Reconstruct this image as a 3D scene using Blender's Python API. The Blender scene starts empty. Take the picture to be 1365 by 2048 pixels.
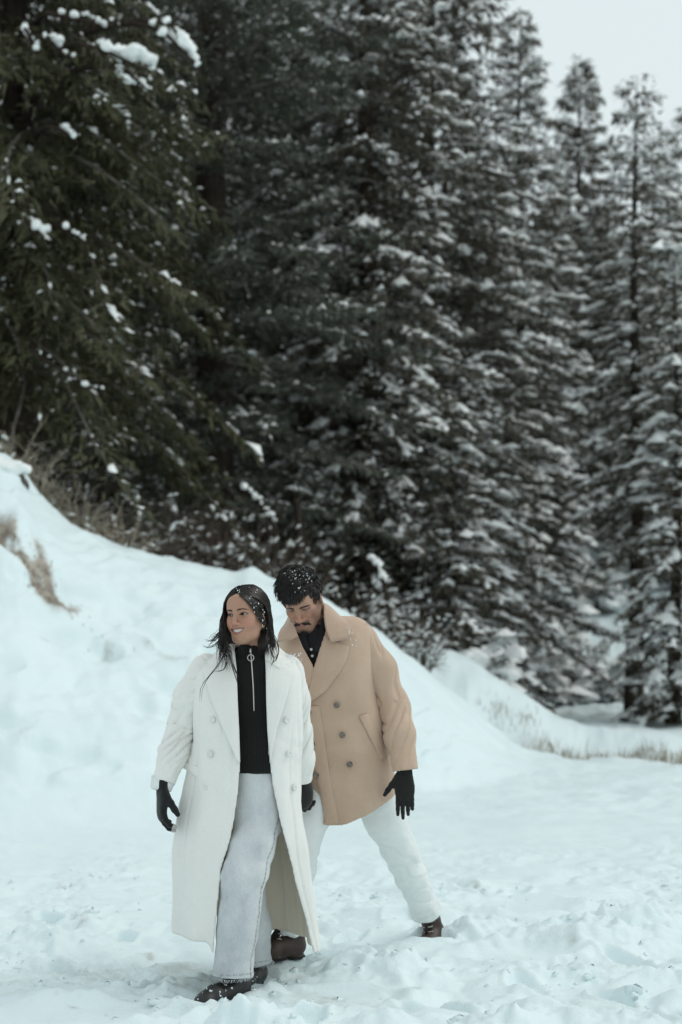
import bpy, math
import numpy as np
from mathutils import Vector, Matrix
from mathutils.bvhtree import BVHTree

# ------------------------------------------------------------------ camera, world, sun, exposure
scene = bpy.context.scene
C = scene.collection
F_PX, CAM_Z, HOR_V, CEN_U = 2844.4, 1.40, 1300.0, 682.5      # photo pixels: focal length, eye height, horizon row

cam_d = bpy.data.cameras.new("camera")
cam_d.sensor_fit = 'VERTICAL'
cam_d.sensor_height = 36.0
cam_d.lens = 50.0
cam_d.shift_y = (HOR_V - 1024.0) / 2048.0
cam_d.clip_start = 0.1
cam_d.clip_end = 2000.0
cam_d.dof.use_dof = True
cam_d.dof.focus_distance = 5.75
cam_d.dof.aperture_fstop = 2.0
cam = bpy.data.objects.new("camera", cam_d)
cam.location = (0, 0, CAM_Z)
cam.rotation_euler = (math.radians(90), 0, 0)
C.objects.link(cam)
scene.camera = cam

SUN_EL, SUN_AZ = math.radians(50), math.radians(75)   # azimuth measured from +y (view direction) towards +x
world = bpy.data.worlds.new("World")
scene.world = world
world.use_nodes = True
wn, wl = world.node_tree.nodes, world.node_tree.links
wn.clear()
w_sky = wn.new("ShaderNodeTexSky")
w_sky.sky_type = 'NISHITA'
w_sky.sun_disc = False
w_sky.sun_elevation = SUN_EL
w_sky.sun_rotation = SUN_AZ
w_sky.air_density = 1.0
w_sky.dust_density = 4.0
w_mix = wn.new("ShaderNodeMix"); w_mix.data_type = 'RGBA'
w_mix.inputs[0].default_value = 0.86                       # thin even cloud over the blue
w_mix.inputs[7].default_value = (8.0, 8.9, 8.95, 1)
w_bg = wn.new("ShaderNodeBackground"); w_bg.inputs[1].default_value = 0.10
w_out = wn.new("ShaderNodeOutputWorld")
wl.new(w_sky.outputs[0], w_mix.inputs[6]); wl.new(w_mix.outputs[2], w_bg.inputs[0]); wl.new(w_bg.outputs[0], w_out.inputs[0])

sun_d = bpy.data.lights.new("sun", 'SUN')
sun_d.energy = 0.68
sun_d.angle = math.radians(25)
sun_d.color = (1.0, 0.97, 0.92)
sun = bpy.data.objects.new("sun", sun_d)
sd = Vector((math.sin(SUN_AZ) * math.cos(SUN_EL), math.cos(SUN_AZ) * math.cos(SUN_EL), math.sin(SUN_EL)))
sun.rotation_euler = sd.to_track_quat('Z', 'Y').to_euler()
sun.location = (20, 20, 30)
C.objects.link(sun)

scene.view_settings.view_transform = 'Standard'
scene.view_settings.look = 'None'
scene.view_settings.exposure = 0.05
scene.view_settings.gamma = 1.0
scene.view_settings.use_curve_mapping = False
scene.render.engine = 'CYCLES'
scene.cycles.use_denoising = True
scene.cycles.max_bounces = 6
scene.cycles.diffuse_bounces = 4
scene.cycles.glossy_bounces = 2
scene.cycles.transmission_bounces = 2
scene.cycles.volume_bounces = 0
scene.cycles.caustics_reflective = False
scene.cycles.caustics_refractive = False

# ------------------------------------------------------------------ helpers
DBG = ""

def P(u, v, D):
    return np.array([(u - CEN_U) * D / F_PX, D, CAM_Z + (HOR_V - v) * D / F_PX])

_rng = np.random.RandomState(7)
_perm = _rng.permutation(256); _perm = np.concatenate([_perm, _perm, _perm])
_g3 = _rng.normal(size=(256, 3)); _g3 /= np.linalg.norm(_g3, axis=1)[:, None]

def pn(x, y, z=0.0):
    """gradient noise, about -1..1"""
    x, y, z = np.broadcast_arrays(np.asarray(x, float), np.asarray(y, float), np.asarray(z, float))
    xi, yi, zi = np.floor(x).astype(int), np.floor(y).astype(int), np.floor(z).astype(int)
    xf, yf, zf = x - xi, y - yi, z - zi
    f = lambda t: t * t * t * (t * (t * 6 - 15) + 10)
    U, V, W = f(xf), f(yf), f(zf)
    xi &= 255; yi &= 255; zi &= 255
    r = 0
    for a in (0, 1):
        wa = U if a else 1 - U
        for b in (0, 1):
            wb = V if b else 1 - V
            for c in (0, 1):
                wc = W if c else 1 - W
                g = _g3[_perm[_perm[_perm[xi + a] + yi + b] + zi + c] & 255]
                r = r + wa * wb * wc * (g[..., 0] * (xf - a) + g[..., 1] * (yf - b) + g[..., 2] * (zf - c))
    return r * 1.6

def fbm(x, y, z=0.0, o=4, g=0.5, l=2.03):
    s, a, f = 0, 1.0, 1.0
    for i in range(o):
        s = s + a * pn(x * f + 17.3 * i, y * f - 9.1 * i, np.asarray(z) * f + 3.7 * i); a *= g; f *= l
    return s

def sstep(a, b, x):
    t = np.clip((x - a) / (b - a), 0, 1)
    return t * t * (3 - 2 * t)

def mesh_obj(name, verts, faces, mat=None, parent=None, smooth=True, tris=None, attrs=None):
    """faces: (n,4) int array; tris: (m,3) int array"""
    me = bpy.data.meshes.new(name)
    verts = np.ascontiguousarray(np.asarray(verts, np.float32))
    loops, starts, tot = [], [], 0
    nf = 0
    if faces is not None and len(faces):
        faces = np.asarray(faces, np.int32)
        loops.append(faces.ravel()); starts.append(np.arange(len(faces)) * 4); tot = faces.size; nf += len(faces)
    if tris is not None and len(tris):
        tris = np.asarray(tris, np.int32)
        loops.append(tris.ravel()); starts.append(tot + np.arange(len(tris)) * 3); nf += len(tris)
    loops = np.concatenate(loops); starts = np.concatenate(starts)
    me.vertices.add(len(verts)); me.vertices.foreach_set("co", verts.ravel())
    me.loops.add(len(loops)); me.loops.foreach_set("vertex_index", loops.astype(np.int32))
    me.polygons.add(nf); me.polygons.foreach_set("loop_start", starts.astype(np.int32))
    me.update(calc_edges=True)
    me.validate(verbose=False)
    me.polygons.foreach_set("use_smooth", np.full(len(me.polygons), smooth, bool))
    if attrs:
        for k, a in attrs.items():
            a = np.asarray(a, np.float32)
            if a.ndim == 1:
                at = me.attributes.new(k, 'FLOAT', 'POINT'); at.data.foreach_set("value", a)
            else:
                at = me.attributes.new(k, 'FLOAT_COLOR', 'POINT')
                at.data.foreach_set("color", np.concatenate([a, np.ones((len(a), 1), np.float32)], 1).ravel())
    o = bpy.data.objects.new(name, me); C.objects.link(o)
    if mat is not None: me.materials.append(mat)
    if parent is not None: o.parent = parent
    return o

def place(parent, o):
    """parent o (already in world coordinates) under an unrotated Empty"""
    o.parent = parent
    o.matrix_parent_inverse = Matrix.Translation(-Vector(parent.location))
    return o

def empty(name, loc, label=None, cat=None, group=None):
    o = bpy.data.objects.new(name, None); C.objects.link(o)
    o.location = loc; o.empty_display_size = 0.2
    if label: o["label"] = label
    if cat: o["category"] = cat
    if group: o["group"] = group
    return o

class MB:
    """collects verts and quads / tris"""
    def __init__(s): s.v, s.q, s.t, s.n = [], [], [], 0
    def add(s, v, q=None, t=None):
        v = np.asarray(v, float)
        s.v.append(v)
        if q is not None and len(q): s.q.append(np.asarray(q) + s.n)
        if t is not None and len(t): s.t.append(np.asarray(t) + s.n)
        s.n += len(v)
    def obj(s, name, mat, parent=None, smooth=True, attrs=None):
        return mesh_obj(name, np.concatenate(s.v), np.concatenate(s.q) if s.q else None, mat, parent, smooth,
                        np.concatenate(s.t) if s.t else None, attrs)

def tube(mb, pts, rad, n=6, cap=True, flat=1.0, side=None):
    """tube along pts (k,3) with radii rad; flat < 1 squashes it across `side`"""
    pts = np.asarray(pts, float); k = len(pts)
    rad = np.broadcast_to(np.asarray(rad, float), (k,))
    tn = np.gradient(pts, axis=0); tn /= np.linalg.norm(tn, axis=1)[:, None] + 1e-9
    ref = np.array([0.31, 0.2, 0.93]) if side is None else np.asarray(side, float)
    if side is None and abs(tn[0] @ ref) > 0.9: ref = np.array([1.0, 0.1, 0.0])
    a = np.cross(tn, ref); a /= np.linalg.norm(a, axis=1)[:, None] + 1e-9
    b = np.cross(tn, a)
    th = np.arange(n) / n * 2 * np.pi
    ring = pts[:, None] + rad[:, None, None] * (np.cos(th)[None, :, None] * a[:, None] + flat * np.sin(th)[None, :, None] * b[:, None])
    v = ring.reshape(-1, 3)
    i = np.arange(k - 1)[:, None] * n; j = np.arange(n)[None, :]; j2 = (j + 1) % n
    q = np.stack([i + j, i + j2, i + n + j2, i + n + j], -1).reshape(-1, 4)
    t = None
    if cap:
        v = np.concatenate([v, pts[:1], pts[-1:]])
        m = k * n; jj = np.arange(n); jn = (jj + 1) % n
        t = np.concatenate([np.stack([jn, jj, np.full(n, m)], -1), np.stack([(k - 1) * n + jj, (k - 1) * n + jn, np.full(n, m + 1)], -1)])
    mb.add(v, q, t)

def spline(pts, n=24):
    """Catmull-Rom through pts"""
    p = np.asarray(pts, float); p = np.concatenate([2 * p[:1] - p[1:2], p, 2 * p[-1:] - p[-2:-1]])
    m = len(p) - 3; t = np.linspace(0, m - 1e-6, n); i = t.astype(int); f = (t - i)[:, None]
    a, b, c, d = p[i], p[i + 1], p[i + 2], p[i + 3]
    return 0.5 * (2 * b + (c - a) * f + (2 * a - 5 * b + 4 * c - d) * f ** 2 + (3 * b - a - 3 * c + d) * f ** 3)

# ---- materials
def mat(name, rough=0.7, spec=0.3):
    m = bpy.data.materials.new(name); m.use_nodes = True
    nt = m.node_tree; b = nt.nodes["Principled BSDF"]
    b.inputs["Roughness"].default_value = rough
    b.inputs["Specular IOR Level"].default_value = spec
    return m, nt.nodes, nt.links, b

def ramp(nodes, stops):
    r = nodes.new("ShaderNodeValToRGB"); e = r.color_ramp.elements
    while len(e) < len(stops): e.new(0.5)
    for k, (p, c) in enumerate(stops):
        e[k].position = p; e[k].color = (*c, 1)
    return r

def noise_tex(nodes, links, scale, detail=4, rough=0.55, coord=None, mapping=None):
    n = nodes.new("ShaderNodeTexNoise"); n.inputs["Scale"].default_value = scale
    n.inputs["Detail"].default_value = detail; n.inputs["Roughness"].default_value = rough
    tc = coord or nodes.new("ShaderNodeTexCoord").outputs["Object"]
    if mapping:
        mp = nodes.new("ShaderNodeMapping"); mp.inputs["Scale"].default_value = mapping
        links.new(tc, mp.inputs[0]); tc = mp.outputs[0]
    links.new(tc, n.inputs["Vector"])
    return n

def bump(nodes, links, height, bsdf, strength=0.3, dist=0.01):
    b = nodes.new("ShaderNodeBump"); b.inputs["Strength"].default_value = strength; b.inputs["Distance"].default_value = dist
    links.new(height, b.inputs["Height"]); links.new(b.outputs[0], bsdf.inputs["Normal"])
    return b

def simple_mat(name, c1, c2, scale=20, rough=0.7, spec=0.3, bstr=0.0, bscale=None, bdist=0.002, sheen=0.0, mapping=None, detail=4):
    m, n, l, b = mat(name, rough, spec)
    t = noise_tex(n, l, scale, detail, mapping=mapping); r = ramp(n, [(0.32, c1), (0.68, c2)])
    l.new(t.outputs[0], r.inputs[0]); l.new(r.outputs[0], b.inputs["Base Color"])
    if bstr:
        t2 = noise_tex(n, l, bscale or scale * 4, 3)
        bump(n, l, t2.outputs[0], b, bstr, bdist)
    if sheen:
        b.inputs["Sheen Weight"].default_value = sheen; b.inputs["Sheen Roughness"].default_value = 0.5
    return m

def mix_col(nodes, links, fac, a, b):
    m = nodes.new("ShaderNodeMix"); m.data_type = 'RGBA'
    for sock, val in ((m.inputs[0], fac), (m.inputs[6], a), (m.inputs[7], b)):
        if isinstance(val, (tuple, list)): sock.default_value = (*val, 1)
        elif isinstance(val, (int, float)): sock.default_value = val
        else: links.new(val, sock)
    return m.outputs[2]

def attr(nodes, name):
    a = nodes.new("ShaderNodeAttribute"); a.attribute_name = name
    return a
# ------------------------------------------------------------------ terrain
B1 = np.array([(-2600, 560, 15), (-1200, 700, 15), (-600, 790, 15), (-150, 880, 15), (0, 905, 15), (38, 925, 15), (75, 978, 15.2), (130, 1034, 15.3), (200, 1075, 15.4),
               (260, 1103, 15.5), (330, 1122, 15.6), (420, 1133, 15.7), (470, 1144, 15.7), (500, 1136, 15.7), (535, 1152, 15.8),
               (600, 1172, 15.9), (660, 1205, 16), (720, 1238, 16.1), (780, 1275, 16.2), (840, 1322, 16.3), (900, 1378, 16.4),
               (940, 1416, 16.5), (960, 1440, 16.5), (1000, 1476, 16.6), (1060, 1506, 16.7), (1150, 1520, 16.9), (1365, 1535, 17), (1700, 1540, 17.2), (4000, 1540, 17.2)], float)
F1 = np.array([(-2600, 9.5), (0, 10.6), (300, 11), (600, 12), (900, 13.6), (1060, 15.2), (1365, 16.2), (4000, 16.5)], float)
B2 = np.array([(-2600, 1200, 22), (700, 1210, 22), (800, 1255, 21.5), (860, 1292, 21), (900, 1302, 20.8), (940, 1322, 20.5), (985, 1348, 20.3), (1020, 1372, 20.2), (1060, 1400, 20),
               (1093, 1424, 20), (1140, 1449, 20), (1200, 1459, 20), (1300, 1462, 20), (1343, 1467, 20), (1372, 1490, 20), (1450, 1505, 20), (4000, 1480, 20)], float)

def crest_z(tab, u):
    g = np.arange(-2600, 4001, 4.0); k = np.hanning(13); k /= k.sum()
    sm = lambda c: np.convolve(np.pad(np.interp(g, tab[:, 0], tab[:, c]), 6, 'edge'), k, 'valid')
    v = np.interp(u, g, sm(1)); D = np.interp(u, g, sm(2))
    return CAM_Z + (HOR_V - v) * D / F_PX, D

MOUNDS = [  # x, y, radius x, radius y, height : heaps of kicked-up snow
    (0.06, 6.05, .17, .16, .10), (0.30, 5.95, .16, .14, .07), (-0.40, 5.12, .12, .08, .085), (-0.22, 5.05, .20, .10, .05),
    (1.15, 6.6, .30, .25, .11), (1.42, 6.9, .25, .25, .12), (0.62, 6.75, .28, .22, .09), (0.75, 5.3, .25, .18, .06),
    (-1.35, 6.6, .3, .25, .09), (-1.1, 5.6, .25, .2, .05), (0.18, 5.1, .22, .12, .05), (0.52, 5.05, .2, .12, .06), (1.05, 5.15, .2, .12, .06)]
PITS = [(-0.48, 5.62, .20, .15, .07), (-0.05, 5.58, .26, .17, .07), (0.42, 6.62, .10, .08, .05), (1.0, 5.75, .35, .14, .05),
        (0.82, 6.35, .24, .16, .07), (-0.95, 5.35, .3, .16, .05), (1.4, 5.7, .25, .16, .06), (0.95, 7.6, .3, .2, .07), (-1.0, 7.4, .3, .2, .06)]

PRINTS = [(0.55, 7.05, -.5), (0.30, 7.25, -.4), (0.78, 7.55, -.5), (0.55, 7.85, -.4), (1.0, 8.1, -.5), (0.05, 6.75, -.3), (-.35, 6.35, -.3), (-.75, 5.85, -.9), (-.62, 5.35, -.7), (1.25, 6.2, .6), (1.05, 5.55, .4), (1.35, 5.25, .9), (0.75, 5.75, .2),
          (-1.2, 6.1, .7), (-1.05, 6.85, .3), (-1.5, 7.3, .5), (0.35, 5.35, 1.0), (1.5, 7.4, .4), (-.15, 5.25, -.6)]
def ground_z(x, y):
    x = np.asarray(x, float); y = np.asarray(y, float)
    ys = np.maximum(y, 1.0)
    u = CEN_U + F_PX * x / np.maximum(ys, 6.0)
    c1z, c1d = crest_z(B1, u)
    wob = fbm(x * .35, y * .35, 2.0, 3) * 0.35
    f1 = np.interp(u, F1[:, 0], F1[:, 1]) + wob
    c2z, c2d = crest_z(B2, u)
    # road surface
    road = 0.045 + 0.02 * pn(x * .5, y * .4)
    s = np.clip((y - f1) / (c1d - f1), 0, 1)
    prof = 0.35 * s + 0.65 * np.sin(np.pi / 2 * s) ** 1.5
    prof = np.where(s < .25, prof * sstep(-.1, .25, s), prof)
    zb1 = road + (c1z - road) * prof
    # behind the first crest
    back = y - c1d
    hill_l = np.interp(u, [500, 1000], [1, 0])
    floor_r = 0.10 + 0.30 * np.clip(y - 31, 0, 30) + 0.02 * np.clip(y - 22, 0, 50)
    floor_l = np.maximum(c1z - 0.45, 0.1) + 0.16 * np.clip(back - 3, 0, 45)
    floor = hill_l * floor_l + (1 - hill_l) * floor_r
    dip = np.maximum(c1z - 0.5, -0.02 + 0 * u)
    t2 = np.clip((y - 17.9) / np.maximum(c2d - 17.9, .5), 0, 1)
    bank2 = dip + (c2z - dip) * np.sin(np.pi / 2 * sstep(0, 1, t2)) ** 1.1
    k2 = sstep(0.2, 1.8, y - c2d)
    zr = bank2 * (1 - k2) + floor * k2
    kb = sstep(0.0, 1.3, back)
    kl = np.interp(u, [640, 840], [0, 1])
    zl = dip * (1 - sstep(1, 4, back)) + floor * sstep(1, 4, back)
    zback = kl * zr + (1 - kl) * zl
    z = np.where(back > 0, c1z * (1 - kb) + zback * kb, zb1)
    # wind-rounded undulation of the banks and forest floor
    far = sstep(9, 13, y)
    z = z + far * (0.06 * fbm(x * .8, y * .8, 5, 3) + 0.030 * fbm(x * 2.6, y * 2.6, 6, 4) + (y < 15.0) * sstep(.08, .45, z) * (.08 * np.abs(fbm(x * 2.2 + z * 2.0, z * 4.5, 68, 3)) - .11 * sstep(.1, .5, fbm(x * 1.3 + z * 1.5, z * 3.0, 66, 3)))) * np.where(back > 0, 1.5, 1)
    # dirt scar hollow on the bank to the left
    z = z - 0.10 * np.exp(-(((y - 13.45) / .16) ** 2 + ((x + 3.15) / .35) ** 2)) + .05 * np.exp(-(((y - 13.8) / .15) ** 2 + ((x + 3.1) / .4) ** 2))
    # trampled snow: kicked lumps, shallow prints, crumbs
    nm = (y < 11.6) & (y > 3.0)
    if nm.any():
        X, Y = x[nm], y[nm]
        near = 1 - sstep(8.0, 11.5, Y)
        wx = X + .16 * fbm(X * 1.7, Y * 1.7, 8, 2); wy = Y + .16 * fbm(X * 1.7, Y * 1.7, 12, 2)
        lump = np.abs(fbm(wx * 2.1, wy * 2.1, 3, 3)) * .060 - .02
        rough = sstep(-.25, .45, fbm(X * 1.1 + 5, Y * 1.1, 21, 2))
        b2 = 1 - np.abs(pn(wx * 5.6, wy * 5.6, 7)) * 2.0
        lump2 = b2 * .010 + np.abs(fbm(wx * 6.5, wy * 6.5, 1, 3)) * .026 * (.35 + .65 * rough)
        cr = np.clip(pn(wx * 15, wy * 15, 15) + .08, 0, 1); cr2 = np.clip(pn(wx * 31 + 4, wy * 31, 25) + .02, 0, 1)
        clod = rough * (np.sin(np.clip(cr * 2.2, 0, 1.57)) * .014 + np.sin(np.clip(cr2 * 2.2, 0, 1.57)) * .006)
        fine = fbm(X * 22, Y * 22, 4, 3) * .0045 * (.4 + rough)
        z = z.copy(); z[nm] += near * (lump + lump2 + fine + clod - .02)
    for px_, py_, pa in PRINTS:
        ca, sa = math.cos(pa), math.sin(pa)
        lx = (x - px_) * ca + (y - py_) * sa; ly = -(x - px_) * sa + (y - py_) * ca
        r = np.sqrt((lx / (.052 + .012 * np.cos(ly * 14))) ** 2 + (ly / .145) ** 2)
        z = z - .045 * sstep(1.12, .78, r) + .016 * np.exp(-((r - 1.35) / .25) ** 2)
    for mx, my, rx, ry, h in MOUNDS:
        r2 = ((x - mx) / rx) ** 2 + ((y - my) / ry) ** 2
        bmp = np.exp(-r2 * 1.2)
        z = z + h * bmp * (1 + .55 * fbm(x * 9, y * 9, 30, 3))
    for mx, my, rx, ry, h in PITS:
        r2 = ((x - mx) / rx) ** 2 + ((y - my) / ry) ** 2
        z = z * (1 - .75 * np.exp(-r2 ** 2)) + (.04 - h * .4) * .75 * np.exp(-r2 ** 2) + h * .35 * np.exp(-(r2 - 1.5) ** 2 / .3)
    return z

# snow material: clean snow, with dirt / litter where the ground is trodden or bare
def snow_ground_mat():
    m, n, l, b = mat("snow_ground", .55, .25)
    b.inputs["Subsurface Weight"].default_value = 0.0
    tc = n.new("ShaderNodeTexCoord").outputs["Object"]
    t = noise_tex(n, l, 1.4, 5, coord=tc)
    r = ramp(n, [(.3, (.725, .832, .852)), (.7, (.77, .868, .884))])
    l.new(t.outputs[0], r.inputs[0])
    dirt_t = noise_tex(n, l, 9, 6, .65, coord=tc)
    dr = ramp(n, [(.35, (.16, .125, .095)), (.65, (.38, .33, .27))])
    l.new(dirt_t.outputs[0], dr.inputs[0])
    a = attr(n, "dirt")
    brk = noise_tex(n, l, 26, 5, .7, coord=tc)
    mt = n.new("ShaderNodeMath"); mt.operation = 'MULTIPLY_ADD'; mt.inputs[1].default_value = 1.5; mt.inputs[2].default_value = -.75
    l.new(brk.outputs[0], mt.inputs[0])
    ad = n.new("ShaderNodeMath"); ad.operation = 'ADD'; l.new(a.outputs["Fac"], ad.inputs[0]); l.new(mt.outputs[0], ad.inputs[1])
    mul = n.new("ShaderNodeMath"); mul.operation = 'MULTIPLY'; mul.use_clamp = True
    l.new(ad.outputs[0], mul.inputs[0]); l.new(a.outputs["Fac"], mul.inputs[1])
    col = mix_col(n, l, mul.outputs[0], r.outputs[0], dr.outputs[0])
    # specks of needles and grit
    v = n.new("ShaderNodeTexVoronoi"); v.inputs["Scale"].default_value = 22; l.new(tc, v.inputs["Vector"])
    vs = n.new("ShaderNodeMath"); vs.operation = 'LESS_THAN'; vs.inputs[1].default_value = .06; l.new(v.outputs["Distance"], vs.inputs[0])
    pm = noise_tex(n, l, .9, 3, coord=tc); pr = ramp(n, [(.56, (0, 0, 0)), (.62, (1, 1, 1))]); l.new(pm.outputs[0], pr.inputs[0])
    sm = n.new("ShaderNodeMath"); sm.operation = 'MULTIPLY'; l.new(vs.outputs[0], sm.inputs[0]); l.new(pr.outputs[0], sm.inputs[1])
    col = mix_col(n, l, sm.outputs[0], col, (.30, .27, .24))
    l.new(col, b.inputs["Base Color"])
    bt = noise_tex(n, l, 60, 5, .6, coord=tc)
    bump(n, l, bt.outputs[0], b, .35, .012)
    return m

def build_ground():
    uu = np.concatenate([np.linspace(-2.6, -.62, 22)[:-1], np.linspace(-.62, -.19, 26)[:-1], np.linspace(-.19, .19, 350), np.linspace(.19, .62, 26)[1:], np.linspace(.62, 2.6, 22)[1:]])
    ap = -4.0
    yy = [-3.5]
    while yy[-1] < 4.4: yy.append(yy[-1] + .12)
    while yy[-1] < 8.4: yy.append(yy[-1] + .013)
    while yy[-1] < 16.6: yy.append(yy[-1] + min(.036, max(.018, (yy[-1] - 7.4) * .022)))
    while yy[-1] < 40: yy.append(yy[-1] + (yy[-1] - 7.4) * .022)
    while yy[-1] < 420: yy.append(yy[-1] * 1.06)
    yy = np.array(yy)
    U, Y = np.meshgrid(uu, yy)
    X = U * (Y - ap)
    Z = ground_z(X, Y)
    nx = len(uu); ny = len(yy)
    i = np.arange(ny - 1)[:, None] * nx; j = np.arange(nx - 1)[None]
    q = np.stack([i + j, i + j + 1, i + nx + j + 1, i + nx + j], -1).reshape(-1, 4)
    # dirt mask
    u = CEN_U + F_PX * X / np.maximum(Y, 6)
    n1 = fbm(X * .9, Y * .9, 40, 4)
    c1z, c1d = crest_z(B1, u)
    n2 = fbm(X * 3.1, Y * 3.1, 71, 3)
    def seg(ax, ay, bx, by, w):
        t = np.clip(((X - ax) * (bx - ax) + (Y - ay) * (by - ay)) / ((bx - ax) ** 2 + (by - ay) ** 2), 0, 1)
        return np.exp(-((X - ax - t * (bx - ax)) ** 2 + (Y - ay - t * (by - ay)) ** 2) / w ** 2)
    scar = 1.3 * seg(-3.7, 13.4, -2.95, 13.60, .13) * sstep(-.5, .1, n2 + .2) + 1.2 * seg(-3.05, 13.42, -2.70, 13.26, .085) * sstep(-.5, .2, n2 + .2) + .9 * seg(-2.92, 13.72, -2.75, 13.5, .06)
    scar = scar + .5 * np.exp(-(((X + 2.75) / .50) ** 2 + ((Y - 13.35) / .26) ** 2)) * sstep(-.1, .5, n2) + .6 * seg(-2.62, 13.4, -2.2, 13.25, .10) * sstep(.0, .4, n2) + .5 * seg(-2.0, 13.5, -1.5, 13.4, .10) * sstep(.1, .5, n2)
    scar = scar + .12 * sstep(.1, .7, fbm(X * 1.2, Y * 1.6, 75, 4)) * sstep(11, 12.5, Y) * sstep(0, .3, c1d - Y) * np.interp(u, [500, 900], [1, .2])
    track = .30 * sstep(.0, .5, fbm(X * .8, Y * 1.6, 44, 3)) * (1 - sstep(6.2, 7.2, Y)) * sstep(-.1, .1, -.35 - X + .3 * n1)
    track = track + .36 * np.exp(-(((X + .1) / .38) ** 2 + ((Y - 5.50) / .16) ** 2)) + .22 * sstep(.25, .6, fbm(X * 1.4, Y * 2.5, 47, 3)) * (1 - sstep(7, 8, Y))
    track = track + .3 * sstep(.35, .6, fbm(X * 5, Y * 5, 49, 2)) * (1 - sstep(8, 9, Y)) * sstep(.1, .4, n1)
    nd = fbm(X * 12, Y * 12, 81, 3)
    for su, sv, ru, rv, am in ((133, 1742, 6, 5, .9), (160, 1745, 5, 4, .8), (200, 1752, 5, 6, .9), (118, 1776, 6, 5, .8), (60, 1822, 10, 5, .9), (38, 1838, 10, 5, .7), (140, 1838, 36, 8, .8), (113, 1870, 9, 7, .9), (273, 1903, 14, 7, .8),
                               (300, 1908, 10, 5, .8), (340, 1965, 18, 8, .9), (345, 1992, 60, 18, .55), (150, 2008, 12, 6, .8), (112, 2005, 6, 5, .7), (945, 1777, 20, 9, .9), (925, 1860, 22, 5, 1.0), (1150, 1905, 12, 4, .8), (985, 1897, 12, 3, .7),
                               (1220, 1950, 60, 18, .35), (1255, 1946, 8, 4, .9), (1335, 1950, 12, 8, .8), (1130, 2015, 14, 6, .9), (640, 1990, 60, 12, .4), (560, 1975, 40, 10, .4), (835, 1990, 12, 6, .6), (1036, 1846, 4, 5, .9)):
        sd_ = F_PX * (CAM_Z - .04) / (sv - HOR_V); sx_ = (su - CEN_U) * sd_ / F_PX
        track = track + am * .85 * np.exp(-(((X - sx_) / (ru * 1.2 * sd_ / F_PX)) ** 2 + ((Y - sd_) / (rv * 1.2 * sd_ * sd_ / F_PX / CAM_Z)) ** 2)) * sstep(-.35, .45, nd)
    forest = sstep(.4, 2.2, Y - c1d) * np.interp(u, [600, 860], [1, 0]) * .95 * sstep(-.5, .1, n1 + .12)
    forest2 = sstep(21.5, 24, Y) * np.interp(u, [800, 1000, 1060, 1250, 1300], [1, .7, .0, .0, .8]) * sstep(-.3, .2, n1) * .8
    bank2 = .55 * np.exp(-((Y - 18.3) / .5) ** 2) * np.interp(u, [960, 1060], [0, 1]) * sstep(-.3, .5, n1)
    dirt = np.clip(scar + track + np.maximum(forest, forest2) + bank2, 0, 1)
    g = mesh_obj("ground", np.stack([X, Y, Z], -1).reshape(-1, 3), q, snow_ground_mat(), attrs={"dirt": dirt.ravel()})
    g["kind"] = "structure"; g["label"] = "trampled snow road and snow banks below the forest"
    return g

if DBG != "face": ground = build_ground()
# ------------------------------------------------------------------ implicit surfaces (bodies, clothes, boots)
def smin(a, b, k):
    if k <= 0: return np.minimum(a, b)
    h = np.maximum(k - np.abs(a - b), 0) / k
    return np.minimum(a, b) - h * h * k * .25
def smax(a, b, k): return -smin(-a, -b, k)

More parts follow.
